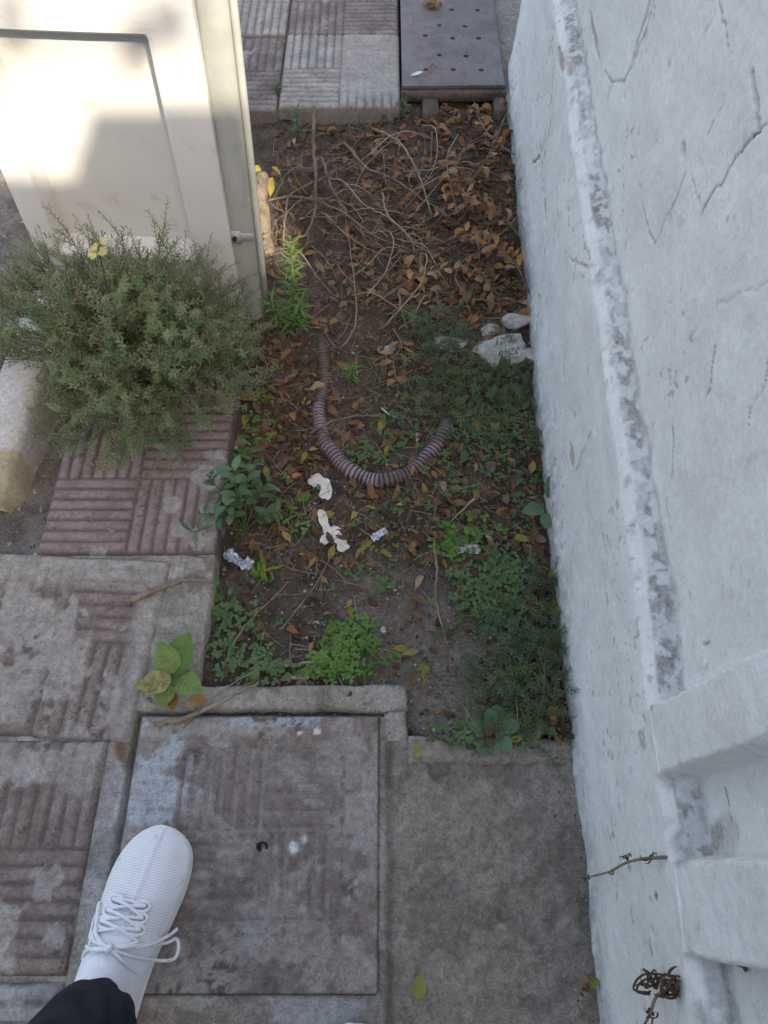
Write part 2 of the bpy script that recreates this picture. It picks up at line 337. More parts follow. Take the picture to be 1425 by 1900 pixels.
def make_tile(name, x0, y0, sx, sy, pat, material, parent, worn=None, rot=0.0, z=0.0, pitch=.022, depth=.0042, inset=(0, 0, 0, 0), edrop=.006, base=-.055, res=.0036, wb=0.0, seed=0):
    """ribbed tile of four quadrants; pat = rib direction of UL, UR, LL, LR ('v' / 'h'); worn(x,y)->0..1 cement smeared over it"""
    nx = int(sx / res) + 1; ny = int(sy / res) + 1
    u = np.linspace(0, 1, nx); v = np.linspace(0, 1, ny); U, V = np.meshgrid(u, v)
    cx, cy = x0 + sx / 2, y0 + sy / 2; ca, sa = math.cos(rot), math.sin(rot)
    lx, ly = (U - .5) * sx, (V - .5) * sy
    Xw = cx + lx * ca - ly * sa; Yw = cy + lx * sa + ly * ca
    l, r, b, t = inset
    iu = (U * sx - l) / (sx - l - r); iv = (V * sy - b) / (sy - b - t)
    wob = .0016 * (fbm(Xw * 30, Yw * 30, 2, 61 + seed) - .5)
    H = np.zeros_like(U)
    for k, (qu, qv) in enumerate(((0, 1), (1, 1), (0, 0), (1, 0))):
        m = (iu >= qu * .5) & (iu < qu * .5 + .5) & (iv >= qv * .5) & (iv < qv * .5 + .5)
        wq, hq = (sx - l - r) / 2, (sy - b - t) / 2
        a = (iu * 2 - qu) * wq + wob if pat[k] == 'v' else (iv * 2 - qv) * hq + wob
        o = (iv * 2 - qv) * hq if pat[k] == 'v' else (iu * 2 - qu) * wq
        n = max(1, round((wq if pat[k] == 'v' else hq) / pitch)); p = (wq if pat[k] == 'v' else hq) / n
        dist = np.abs(((a / p + .5) % 1.0) - .5) * p            # distance to a groove line
        h = smooth(.0012, .0052, dist)
        e = np.minimum(o, (hq if pat[k] == 'v' else wq) - o)
        h = np.minimum(h, smooth(.0005, .005, e))
        H = np.where(m, h, H)
    border = (iu < 0) | (iu > 1) | (iv < 0) | (iv > 1)
    H = np.where(border, .9, H)
    wn_ = np.zeros_like(U) if worn is None else np.clip(worn(Xw, Yw), 0, 1)
    nz = fbm(Xw * 60, Yw * 60, 3, 71 + seed)
    chip = smooth(.66, .72, fbm(Xw * 24, Yw * 24, 4, 77 + seed)) * .5
    H = H * (1 - .5 * chip)
    Hh = H * depth * (1 - wn_ * .28) + wn_ * depth * .26 + .0030 * (nz - .5) + .0018 * (fbm(Xw * 160, Yw * 160, 2, 73) - .5) + wn_ * .004 * (fbm(Xw * 28, Yw * 28, 4, 83) - .5)
    edge = np.minimum(np.minimum(U * sx, (1 - U) * sx), np.minimum(V * sy, (1 - V) * sy))
    edge = edge + .004 * (fbm(Xw * 50, Yw * 50, 3, 91 + seed) - .5)
    Hh = Hh - edrop * (1 - smooth(.0, .007, edge)) 
    Zt = z + Hh
    P = np.stack([Xw, Yw, Zt], -1)
    dirt = np.clip((1 - H) * .85 * (1 - .25 * wn_) + wb * smooth(.5, .7, fbm(Xw * 18, Yw * 18, 4, 97 + seed)), 0, 1)
    # skirts
    lo = P.copy(); lo[..., 2] = base
    P2 = np.concatenate([lo[:1], P, lo[-1:]], 0); d2 = np.concatenate([dirt[:1], dirt, dirt[-1:]], 0); w2 = np.concatenate([wn_[:1], wn_, wn_[-1:]], 0)
    lo = P2.copy(); lo[..., 2] = base
    P2 = np.concatenate([lo[:, :1], P2, lo[:, -1:]], 1); d2 = np.concatenate([d2[:, :1], d2, d2[:, -1:]], 1); w2 = np.concatenate([w2[:, :1], w2, w2[:, -1:]], 1)
    P2[..., :2] += 0
    return grid_mesh(name, P2, material, parent, attrs={'dirt': d2, 'cement': w2})

def wornf(scale, th, soft, seed, extra=None):
    def f(x, y):
        w = smooth(th, th + soft * .35, .8 * fbm(x * scale, y * scale, 6, seed) + .2 * fbm(x * scale * 6, y * scale * 6, 3, seed + 1))
        if extra is not None: w = np.maximum(w, extra(x, y))
        return w
    return f
TS = .316
def red_extra(x, y):
    w = np.zeros_like(x)
    for (u, v, r) in [(385, 890, .030), (320, 940, .022), (370, 1000, .03), (340, 985, .02), (395, 950, .028), (410, 850, .02)]:
        p = G(u, v, 0); w = np.maximum(w, np.exp(-((x - p.x) ** 2 + (y - p.y) ** 2) / (r * r)) * 1.7 * fbm(x * 40, y * 40, 4, 19))
    return smooth(.40, .50, w + .35 * (fbm(x * 70, y * 70, 4, 23) - .5))
make_tile('paving_tile', -.613, .640, TS, .312, 'vhhv', m_tile_red, pave, wornf(20, .70, .05, 101, red_extra), z=.004)
make_tile('paving_tile', -.612, .957, TS, .312, 'vhhv', m_tile_red, pave, wornf(18, .6, .1, 103), z=.002)
low_ex = lambda x, y: smooth(.575, .62, y + .03 * fbm(x * 20, y * 20, 3, 7)) + smooth(-.42, -.395, x + .03 * fbm(x * 20, y * 20, 3, 8)) + 0 * x
make_tile('paving_tile', -.700, .320, TS, TS, 'vhhv', m_tile_brown, pave, wornf(13, .53, .12, 107, low_ex), rot=R(-3), z=.000, seed=3)
make_tile('paving_tile', -1.02, .330, TS, TS, 'vhhv', m_tile_brown, pave, wornf(13, .5, .12, 109), rot=R(-3), z=.000, seed=5)
make_tile('paving_tile', -.742, .002, TS, .312, 'hvvh', m_tile_brown, pave, wornf(15, .55, .12, 113, lambda x, y: .85 * smooth(.20, .25, y) * smooth(.46, .58, fbm(x * 22, y * 22, 4, 29))), z=.002, seed=7)
make_tile('paving_tile', -1.061, .002, TS, .312, 'hvvh', m_tile_brown, pave, wornf(15, .58, .12, 127), z=.002, seed=9)
make_tile('paving_tile', -.742, -.318, TS, .312, 'vhhv', m_tile_grey, pave, wornf(15, .55, .1, 131), z=.003, seed=11)
make_tile('paving_tile', -1.061, -.318, TS, .312, 'vhhv', m_tile_brown, pave, wornf(15, .55, .1, 137), z=.001, seed=13)
# strip of cement surround round the cover
def block_grid(name, x0, x1, y0, y1, ztop, zbot, material, parent, seed, amp=.004, res=.005, attrs=None):
    nx = max(3, int((x1 - x0) / res)); ny = max(3, int((y1 - y0) / res))
    X, Y = np.meshgrid(np.linspace(x0, x1, nx), np.linspace(y0, y1, ny))
    e = np.minimum(np.minimum(X - x0, x1 - X), np.minimum(Y - y0, y1 - Y))
    Z = ztop + amp * (fbm(X * 22, Y * 22, 4, seed) - .5) * 2 - .004 * (1 - smooth(0, .007, e + .004 * (fbm(X * 60, Y * 60, 3, seed + 3) - .5)))
    X = X + .009 * (fbm(X * 22, Y * 22, 4, seed + 5) - .5); Y = Y + .009 * (fbm(X * 22, Y * 22, 4, seed + 8) - .5)
    P = np.stack([X, Y, Z], -1); lo = P.copy(); lo[..., 2] = zbot
    P = np.concatenate([lo[:1], P, lo[-1:]], 0); lo = P.copy(); lo[..., 2] = zbot
    P = np.concatenate([lo[:, :1], P, lo[:, -1:]], 1)
    at = {k: f(P[..., 0], P[..., 1]) for k, f in (attrs or {}).items()}
    return grid_mesh(name, P, material, parent, attrs=at)
st_a = {'stain': lambda x, y: .5 * smooth(.56, .62, fbm(x * 22, y * 22, 5, 150)), 'rust': lambda x, y: smooth(-.39, -.405, x) * smooth(.4, .5, fbm(x * 30, y * 30, 3, 155)), 'brown': lambda x, y: .6 * smooth(.45, .6, fbm(x * 9, y * 9, 3, 151))}
block_grid('surround_strip', -.412, .036, .362, .402, -.001, -.07, m_cement, pave, 141, attrs=st_a)
block_grid('surround_strip', .0005, .036, .312, .3615, -.002, -.07, m_cement, pave, 143, attrs=st_a)

block_grid('pavement_edge', -.350, -.298, .400, .640, -.003, -.09, m_cement, pave, 145, amp=.005, attrs=st_a)
block_grid('pavement_edge', .037, .305, .280, .318, .002, -.09, m_cement, pave, 146, amp=.006, attrs={'brown': lambda x, y: .9 + 0 * x})
block_grid('pavement_edge', -1.2, -.60, .590, .640, -.004, -.12, m_cement, pave, 147, amp=.006, attrs=st_a)
# ------------------------------------------------------------------ inspection cover
cov = tag(empty('inspection_cover', ((LID[0] + LID[1]) / 2, (LID[2] + LID[3]) / 2, -.04)), 'square inspection cover with ribbed tile infill beside the white shoe', 'manhole cover')
def lid_worn(x, y):
    f = fbm(x * 16, y * 16, 6, 201) * .8 + .2 * fbm(x * 90, y * 90, 3, 202)
    w = smooth(.57, .62, f - .06 * smooth(.16, .24, y) + .05 * smooth(-.16, -.05, x))
    w = np.maximum(w, smooth(.44, .50, f) * smooth(-.085, -.060, x))
    w = np.maximum(w, smooth(.40, .46, f) * smooth(.07, .04, y))
    w = np.maximum(w, smooth(.42, .47, f) * smooth(.315, .325, y))
    return np.maximum(w, .9 * smooth(-.300, -.315, x) * smooth(.40, .46, f)) * .72
sl = make_tile('slab', LID[0] + .004, LID[2] + .004, .370, .368, 'vhhv', m_lid, None, lid_worn, z=-.003, edrop=.0015, depth=.0062, pitch=.0215, inset=(.075, .05, .085, .048), wb=.8, seed=21, base=-.045)
lc = np.empty(len(sl.data.vertices) * 3); sl.data.vertices.foreach_get('co', lc); lc = lc.reshape(-1, 3); lx, ly = lc[:, 0], lc[:, 1]
fa = fbm(lx * 45, ly * 45, 5, 211); fb = fbm(lx * 18, ly * 18, 5, 213)
def blob(u, v, r): q = G(u, v); return np.exp(-((lx - q.x) ** 2 + (ly - q.y) ** 2) / (r * r))
lid_st = smooth(.50, .56, fa) * np.clip(blob(600, 1345, .03) + blob(520, 1345, .04) + blob(470, 1340, .03) + blob(560, 1372, .03) + blob(350, 1395, .03) + blob(650, 1650, .018) + blob(330, 1810, .06) + blob(420, 1820, .05) + blob(570, 1860, .05) + blob(620, 1420, .012), 0, 1)
lid_st = np.maximum(lid_st * smooth(.46, .52, fbm(lx * 130, ly * 130, 3, 219)), .5 * smooth(.70, .73, fbm(lx * 80, ly * 80, 4, 221)))
lid_pale = smooth(.42, .48, fb) * np.clip(smooth(-.305, -.315, lx) * smooth(.17, .20, ly) * smooth(.335, .32, ly) + smooth(.330, .338, ly) * .8 * smooth(.5, .56, fb) + 1.2 * blob(340, 1450, .02), 0, 1) * (1 - smooth(.62, .66, fa))
lid_wh = smooth(.5, .7, blob(588, 1358, .0075) + blob(556, 1361, .005)) + smooth(.45, .6, fa) * smooth(.4, .7, blob(548, 1572, .011) + blob(560, 1558, .010))
for nm_, a_ in (('stain', lid_st), ('pale', lid_pale), ('white', np.clip(lid_wh, 0, 1))):
    at_ = sl.data.attributes.new(nm_, 'FLOAT', 'POINT'); at_.data.foreach_set('value', a_.astype(np.float32))
sl.parent = cov; sl.matrix_parent_inverse = Matrix.Translation(-cov.location)
rim = MB()
a, b, c, d = LID
for (lo, hi) in (((a, d - .003, -.045), (b, d, 0)), ((a, c, -.045), (a + .003, d - .0035, 0))):
    rim.box((lo[0], lo[1], lo[2]), (hi[0], hi[1], -.004), .001)
rr = rim.build('rim', m_steel_rim, cov); rr.matrix_parent_inverse = Matrix.Translation(-cov.location)
# lifting eye: a small dark ring stub, plus a plug coloured with the hole's shade
p = G(487, 1572); le = MB()
le.tube([p + Vector((math.cos(t) * .007, math.sin(t) * .005, .004 + .004 * math.sin(t))) for t in np.linspace(0, 2 * math.pi, 16)], .0018, 6)
le.tube([p + Vector((0, 0, -.01)), p + Vector((0, 0, .003))], .0055, 8)
ob = le.build('lifting_ring', m_dark, cov); ob.matrix_parent_inverse = Matrix.Translation(-cov.location)

# ------------------------------------------------------------------ upper pavement
ub = MB(); ub.box((-2.0, 1.995, -.12), (.043, 3.4, -.014))
upave = tag(ub.build('pavement', m_cement), 'tiled pavement at the far end of the bed', kind='structure')
ub.v = []; 
fx = (-.615, -.283, .046)
UT = dict(res=.0045, base=-.07)
make_tile('paving_tile', -.283, 1.990, .326, .362, 'vhhv', m_tile_grey, upave, wornf(12, .70, .1, 301, lambda x, y: .95 * smooth(-.125, -.11, x) * smooth(2.03, 2.10, y + .04 * fbm(x * 20, y * 20, 3, 9))), z=.002, seed=31, **UT)
m_tile_far = mat('dusty far tile', (.175, .150, .148), (.245, .22, .215), 18, .88, .7, 110, layers=[('dirt', (.11, .095, .09)), ('cement', (.23, .22, .21), (.33, .315, .30), 40.)], spots=[((.14, .12, .115), 40, .6, .05), ((.36, .34, .33), 150, .69, .03)], grain=.3)
make_tile('paving_tile', -.613, 1.986, .326, .362, 'hvvh', m_tile_far, upave, wornf(12, .62, .15, 303), z=-.004, seed=33, wb=.6, **UT)
make_tile('paving_tile', -.283, 2.357, .326, .362, 'hvvh', m_tile_far, upave, wornf(12, .66, .15, 305), z=.000, seed=35, wb=.5, **UT)
make_tile('paving_tile', -.613, 2.353, .326, .362, 'hvhv', m_tile_grey, upave, wornf(12, .66, .15, 307), z=.002, seed=37, **UT)
make_tile('paving_tile', -.943, 2.353, .326, .362, 'hvhv', m_tile_far, upave, wornf(12, .6, .15, 309), z=.0, seed=39, **UT)
make_tile('paving_tile', -.613, 2.722, .326, .362, 'hvhv', m_tile_far, upave, wornf(12, .6, .15, 311), z=.0, seed=41, **UT)
make_tile('paving_tile', -.283, 2.722, .326, .362, 'hvhv', m_tile_grey, upave, wornf(12, .6, .15, 313), z=.0, seed=43, **UT)
sl2 = MB(); sl2.box((.335, 1.98, -.12), (1.2, 3.4, -.012), .004)
tag(sl2.build('pavement', m_cement), 'narrow cement strip between drain plate and white wall', kind='structure')
# ------------------------------------------------------------------ perforated drain plate
dr = tag(empty('drain_cover', (.19, 2.4, -.05)), 'rust-brown perforated steel drain plate at the far end of the bed', 'drain cover')
def rel(o, par): o.parent = par; o.matrix_parent_inverse = Matrix.Translation(-par.location); return o
cu = bpy.data.curves.new('plate', 'CURVE'); cu.dimensions = '2D'; cu.fill_mode = 'BOTH'; cu.extrude = .004; cu.bevel_depth = .001
def poly(pts):
    s = cu.splines.new('POLY'); s.points.add(len(pts) - 1)
    for i, q in enumerate(pts): s.points[i].co = (q[0], q[1], 0, 1)
    s.use_cyclic_u = True
poly([(.050, 2.082), (.330, 2.086), (.332, 3.0), (.052, 3.0)])
holes = [(838, 19), (886, 20), (815, 48), (863, 50), (789, 67), (840, 72), (888, 72), (815, 103), (865, 105), (790, 130), (841, 130), (893, 131), (811, -5), (862, -6), (912, -6)]
hp = [G(u, v, .006) for u, v in holes]
hp += [Vector((.085 + .035 * (i % 2) + .072 * k, 2.66 + .055 * i, 0)) for i in range(5) for k in range(3)]
for h in hp:
    poly([(h.x + .0085 * math.cos(t), h.y + .0085 * math.sin(t)) for t in np.linspace(0, 2 * math.pi, 14, endpoint=False)])
tmp = bpy.data.objects.new('plate', cu); link(tmp); bpy.context.view_layer.update()
me = bpy.data.meshes.new_from_object(tmp.evaluated_get(bpy.context.evaluated_depsgraph_get())); bpy.data.objects.remove(tmp)
me.name = 'plate'; me.materials.clear(); me.materials.append(m_plate)
pl = link(bpy.data.objects.new('plate', me)); pl.location.z = .003; rel(pl, dr)
dp = MB(); dp.box((.052, 2.11, -.12), (.328, 3.0, -.03)); rel(dp.build('pit', m_dark), dr)  # solid block, near-black in place of a dark hollow
df = MB(); df.box((.046, 2.072, -.035), (.334, 2.10, -.004), .003); df.box((.105, 2.0, -.09), (.150, 2.074, -.020), .006); df.box((.300, 2.01, -.09), (.334, 2.074, -.016), .005)
rel(df.build('frame', mat('dirty plate frame', (.085, .07, .06), (.14, .115, .10), 20, .9, .8, 90, grain=.4)), dr)

# ------------------------------------------------------------------ white wall
def wall_build():
    ya = np.concatenate([np.arange(-1.6, -.16, .04), np.arange(-.16, 2.5, .0030), np.arange(2.5, 3.6, .05)])
    zlo = np.arange(-.09, .0, .012); n_pl = 120; n_led = 14
    up = np.arange(0, .505, .0030)
    yy = ya[:, None]
    hp_ = .325 + .045 * np.clip(yy, 0, 2.3) + .004 * (fbm(yy * 5, yy * 0 + 2, 3, 5) - .5)
    fx0 = WALL(yy) + .010 * (fbm(yy * 4, yy * 0, 3, 11) - .5)
    LED = .034
    T = np.linspace(0, 1, n_pl)[None, :]
    Xp = fx0 + .006 * T + 0 * T; Zp = -.09 + (hp_ + .09) * T; Yp = yy + 0 * T
    # foot: wall splays slightly at ground
    Xp = Xp - .010 * np.exp(-np.maximum(Zp, 0) / .03)
    s = np.linspace(0, 1, n_led + 2)[None, 1:-1]
    Xl = fx0 + .006 + .0105 + (LED - .0125) * s; Zl = hp_ + .002 + .010 * s; Yl = yy + 0 * s
    Xu = fx0 + .006 + LED + 0 * up[None, :] + .01 * up[None, :]; Zu = hp_ + .012 + up[None, :]; Yu = yy + 0 * up[None, :]
    X = np.concatenate([Xp, Xl, Xu], 1); Yw = np.concatenate([Yp, Yl, Yu], 1); Z = np.concatenate([Zp, Zl, Zu], 1)
    kind = np.concatenate([np.zeros(n_pl), np.ones(n_led), np.full(len(up), 2)])[None, :] + 0 * yy
    sled = np.concatenate([np.zeros_like(Zp), s + 0 * yy, np.ones_like(Zu)], 1)
    X = X + np.where(kind == 0, .009 * smooth(-.022, .0, Z - hp_) ** 2, 0) 
    # pilasters: upper wall comes flush with the plinth
    w = .006 * (fbm(Z * 30, Yw * 30, 3, 15) - .5)
    def band(lo, hi): return smooth(lo - .003, lo + .003, Yw + w) * smooth(hi + .003, hi - .003, Yw + w)
    p1 = band(.19 - .11 * (Z - .315), .266 - .145 * (Z - .33)); p2 = band(.021 - .08 * (Z - .28), .109 - .12 * (Z - .305))
    p3 = band(-.14, -.065 - .1 * (Z - .3)); p4 = band(-.31, -.23)
    pil = np.maximum(np.maximum(p1, p2), np.maximum(p3, p4))
    out = np.where(kind >= 1, (LED * sled + .009 * (1 - sled)) * pil + .004 * pil * sled, np.where(kind == 0, .009 * smooth(-.022, .0, Z - hp_) ** 2 * pil, 0))
    X = X - out
    # relief: lumps of hand-thrown render
    nl = fbm(Yw * 7, Z * 7, 4, 25) - .5; nm = fbm(Yw * 26, Z * 22, 4, 27) - .5
    X = X - (.014 * nl + .0026 * nm + .0016 * (fbm(Yw * 90, Z * 90, 3, 26) - .5)) * np.where(kind == 1, .4, 1)
    Z = Z + np.where(kind == 1, .004 * nm, 0)
    # the upper wall at the far end: broad stones under the render
    def at(u, v):                                       # photo point -> (y, z) on the wall face
        a, b, c = ray(u, v)
        xf = .335
        for _ in range(4):
            sc = xf / a; y = b * sc; z = CAM_H + c * sc
            xf = float(WALL(y)) + (.040 if z > .325 + .045 * max(y, 0) else .006)
        return y, z
    crack = np.zeros_like(X); groove = np.zeros_like(X)
    def line(pts, width, dark=1.0, depth=.005, wob=.006, gap=0.0, wide=0):
        nonlocal crack, groove
        q = [at(*p) for p in pts]
        oy = wob * (fbm(Yw * 45, Z * 45, 4, 33) - .5) * 2; oz = wob * (fbm(Yw * 45, Z * 45, 4, 35) - .5) * 2
        for (y0, z0), (y1, z1) in zip(q[:-1], q[1:]):
            dy, dz = y1 - y0, z1 - z0; L2 = dy * dy + dz * dz + 1e-9
            t = np.clip(((Yw + oy - y0) * dy + (Z + oz - z0) * dz) / L2, 0, 1)
            dist = np.hypot(Yw + oy - y0 - t * dy, Z + oz - z0 - t * dz)
            m = smooth(width * .78, width * .18, dist); depth_ = depth * .6
            if gap: m = m * smooth(gap, gap + .1, fbm(Yw * 25, Z * 25, 3, 39))
            crack = np.maximum(crack, m * dark); groove = np.maximum(groove, m * depth_)
    line([(1205, -10), (1185, 60), (1168, 120), (1157, 158)], .0075, .30, .010)
    line([(1212, -10), (1192, 60), (1172, 120), (1157, 158)], .0028, 1, .008)
    line([(1157, 158), (1162, 235), (1178, 310), (1192, 400), (1207, 457)], .0032, .45, .005, gap=.38)
    line([(1190, 385), (1207, 457)], .0028, .9, .005)
    line([(1207, 457), (1240, 390), (1268, 325)], .0030, .55, .005)
    line([(1320, -10), (1340, 80), (1357, 140), (1330, 190), (1305, 255)], .0024, .6, .004, gap=.35)
    line([(1430, 213), (1397, 240), (1357, 285), (1330, 340), (1297, 390)], .0028, 1, .005, .006)
    line([(1385, 140), (1392, 180), (1397, 240)], .006, .55, .010)
    line([(1297, 390), (1278, 330)], .0025, .4, .004)
    line([(1157, 152), (1132, 150), (1120, 132)], .0028, .6, .004, gap=.3)
    line([(1207, 540), (1222, 690), (1243, 790), (1242, 890)], .0026, .7, .003, gap=.52)
    line([(1320, 640), (1320, 712), (1308, 738)], .0028, .9, .004, gap=.42)
    line([(1425, 668), (1415, 725), (1392, 748), (1390, 790)], .0024, .6, .003, gap=.4)
    line([(1030, 125), (1026, 165), (1018, 235), (1008, 288), (993, 302)], .0065, .55, .012, gap=.22)
    line([(1033, 160), (1022, 240), (1012, 290)], .003, 1, .008, gap=.3)
    line([(1072, 480), (1066, 530)], .005, .5, .008)
    line([(1052, 615), (1046, 705)], .0028, .8, .006)
    line([(1030, 745), (1033, 790)], .0035, .6, .006)
    line([(1095, 800), (1075, 850), (1063, 880)], .004, .4, .005, gap=.4)
    line([(1060, 480), (1095, 500), (1085, 460)], .004, .5, .006, gap=.3)
    line([(1215, 700), (1330, 560), (1425, 520)], .0022, .3, .002, gap=.5)
    line([(1230, 915), (1260, 1100)], .0022, .4, .002, gap=.52)
    line([(1395, 1080), (1408, 1180)], .0022, .4, .002, gap=.5)
    line([(1320, 1190), (1305, 1195)], .003, .8, .003)
    line([(1278, 1462), (1287, 1520)], .0022, .9, .003)
    # diamond stone edge standing proud between cracks
    y, z = at(1261, 278); hole = np.exp(-(((Yw - y) / .010) ** 2 + ((Z - z) / .006) ** 2) ** 2)
    crack = np.maximum(crack, smooth(.3, .7, hole)); groove = np.maximum(groove, hole * .02)
    y, z = at(1222, 1662); hole = np.exp(-(((Yw - y) / .004) ** 2 + ((Z - z) / .005) ** 2) ** 2); crack = np.maximum(crack, hole * .9)
    flake = np.zeros_like(X)
    for (u, v, ry, rz, k) in [(1013, 390, .040, .012, 1), (1060, 845, .025, .016, .9), (1008, 280, .03, .008, .6), (1070, 60, .10, .010, 1), (1068, 110, .05, .012, 1), (1078, 130, .03, .01, .8), (1020, 200, .05, .006, .5), (1260, 1276, .006, .006, 0)]:
        y, z = at(u, v); g_ = np.exp(-((Yw - y) / ry) ** 2 - ((Z - z) / rz) ** 2) * k * (.55 + .9 * fbm(Yw * 40, Z * 40, 3, 45)); flake = np.maximum(flake, smooth(.42, .52, g_))
    # flakes and scratches strewn along the plinth
    sc_ = smooth(.74, .765, fbm(Yw * 34, Z * 90, 4, 55)) * smooth(.45, .6, fbm(Yw * 5, Z * 7, 3, 56)) * np.where(kind == 0, 1, .0); crack = np.maximum(crack, sc_ * .35)
    sc_ = smooth(.73, .75, fbm(Yw * 70, Z * 90, 3, 57)) * smooth(.52, .62, fbm(Yw * 6, Z * 6, 2, 58)); crack = np.maximum(crack, sc_ * .45)
    hol = np.exp(-((Yw - 2.28) / .16) ** 2) * np.where(kind == 1, 1, 0); crack = np.maximum(crack, smooth(.5, .8, hol * (.5 + fbm(Yw * 20, Z * 40, 3, 59))))
    X = X + groove + flake * .003 + hol * .01
    grime = np.where(kind == 1, (1 - .9 * pil) * smooth(-.35, .30, sled + .7 * (fbm(Yw * 30, sled * 3, 3, 63) - .5)) * (.55 + .45 * smooth(.42, .55, fbm(Yw * 9, sled, 3, 62))), 0)
    grime = np.maximum(grime, np.where(kind == 0, .8 * smooth(.55, .75, fbm(Yw * 30, Z * 30, 4, 64)) * smooth(hp_ - .025, hp_, Z + 0 * yy) * (1 - pil), 0))
    grime = np.maximum(grime, np.where(kind == 0, .75 * smooth(.06, -.01, Z + .05 * (fbm(Yw * 14, Z * 20, 4, 65) - .5)), 0))
    grime = np.maximum(grime, np.where(kind == 2, (1 - pil) * .8 * smooth(.022, .0, Z - hp_ - .012 + .02 * (fbm(Yw * 40, Z * 40, 3, 69) - .5)) , 0))
    y, z = at(1270, 1560); grime = np.maximum(grime, smooth(.3, .7, np.exp(-((Yw - y) / .025) ** 2 - ((Z - z) / .05) ** 2) * (.6 + fbm(Yw * 30, Z * 30, 3, 67))) * .9)
    gsp = smooth(.44, .52, fbm(Yw * 65, (X + Z) * 65, 5, 68)); grime = np.where(kind == 1, grime * (.38 + .62 * gsp), grime * (.5 + .5 * gsp))
    P = np.stack([X, Yw, Z], -1)
    back = P[:, -1:].copy(); back[..., 0] += .12; bot = back.copy(); bot[..., 2] = -.1
    P = np.concatenate([P, back, bot], 1)
    ext = lambda a: np.concatenate([a, a[:, -1:], a[:, -1:]], 1)
    w_ = grid_mesh('white_wall', P, m_wall, attrs={'grime': ext(grime), 'flake': ext(flake), 'crack': ext(crack)}, flip=True)
    return tag(w_, 'whitewashed rough plaster wall with low plinth along the right of the bed', 'wall'), at
wall, wall_at = wall_build()
def WP(u, v, off=.0):                               # photo pixel -> point on the wall surface
    y, z = wall_at(u, v); x = float(WALL(y)) + (.040 if z > .325 + .045 * max(y, 0) else .006) - off
    return Vector((x, y, z))

# ------------------------------------------------------------------ render pillar on the left with grey conduit
pil = tag(empty('gate_pillar', (-.515, 1.26, -.06), R(-4)), 'cream rendered pillar with recessed panel behind the bushy shrub', 'pillar')
def pillar():
    # front face as grid with recess; local x -.205 .. .205, z 0 .. 1.25
    xs = np.unique(np.concatenate([np.linspace(-.205, .205, 42), [-.155, -.147, .118, .126]])); zs = np.unique(np.concatenate([np.linspace(0, 1.05, 80), [.19, .198, .612, .62]]))
    X, Z = np.meshgrid(xs, zs)
    rec = smooth(-.156, -.147, X) * smooth(.127, .118, X) * smooth(.188, .198, Z) * smooth(.622, .612, Z + .0 * X)
    Yv = .048 * rec + .003 * (fbm(X * 9, Z * 9, 3, 5) - .5)
    lean = .035 * Z
    P = np.stack([X + lean, Yv, Z], -1)
    side = P[:, -1:].copy(); side[..., 1] = .10; left = P[:, :1].copy(); left[..., 1] = .10
    P = np.concatenate([left, P, side], 1); top = P[-1:].copy(); top[..., 1] = .10; top[0, :, 0] = P[-1, :, 0]
    P = np.concatenate([P, top], 0)
    grid_mesh('body', P, m_render, pil)
    c = MB(); c.box((-.20, -.015, 1.052), (.275, .12, 1.11), .006); c.build('coping', m_render, pil)
pillar()
for po in pil.children: 
    if po.name.startswith('body'): po.data.polygons.foreach_set('use_smooth', [False] * len(po.data.polygons))
con = tag(empty('conduit', (-.293, 1.262, -.06), R(-4)), 'grey painted metal conduit running up the pillar corner', 'conduit')
cb = MB(); rows = []
for z in np.linspace(0, 1.05, 12):
    l = .05 * z; q = []
    for (x, y) in ((-.028, .05), (-.028, .004), (-.024, -.004), (-.016, -.008), (.008, -.008), (.013, -.005), (.020, .002), (.024, .012), (.026, .05)): q.append((x + l, y, z))
    rows.append(q)
cb.quadstrip([r[::-1] for r in rows]); cb.build('channel', m_pipe, con)
cb = MB(); cb.tube([(.030 + .05 * z, .012, z) for z in np.linspace(0, 1.05, 8)], .007, 8); cb.build('pipe', m_pipe, con)
cl = MB(); cl.box((-.034, -.012, .235), (.036, -.0085, .252), .001); cl.box((-.012, -.015, .229), (.012, -.010, .258), .002); clp = cl.build('clip', m_pipe, con)
cl = MB(); cl.tube([(-.0, -.020, .2435), (-.0, -.012, .2435)], .0045, 8); cl.build('screw', m_dark, clp)
# kerb
kb = []
ky = np.linspace(.755, 1.27, 60)
prof = [(-.050, -.14), (-.050, -.01), (-.044, .014), (-.028, .026), (.02, .028), (.040, .022), (.048, .006), (.050, -.14)]
for y in ky:
    e = 1 - .35 * smooth(.80, .755, y); row = []
    for (x, z) in prof:
        n_ = .012 * (float(fbm(y * 14, x * 30 + 3, 3, 81)) - .5)
        row.append((-.728 + x * e + n_ - .03 * (1.2 - y), y - (.0 if y > .76 else .004), z * (e if z > 0 else 1) + n_ * .6 - .02 * float(smooth(.80, .755, y))))
    kb.append(row)
kb = [[(x, y + .02, -.14) for (x, y, z) in kb[0]]] + kb
P = np.array(kb); yv = P[..., 1]
grid_mesh('kerb_stone', P, m_kerb, attrs={'yellow': smooth(.86, .845, yv + .012 * (fbm(P[..., 0] * 40, yv * 40, 3, 3) - .5)), 'white': smooth(.845, .86, yv) * smooth(.47, .53, fbm(P[..., 0] * 18, yv * 18, 3, 13) + .06)}, flip=True)
tag(bpy.data.objects['kerb_stone'], 'worn kerb stone painted white with a yellow end beside the pink tile', 'kerb')

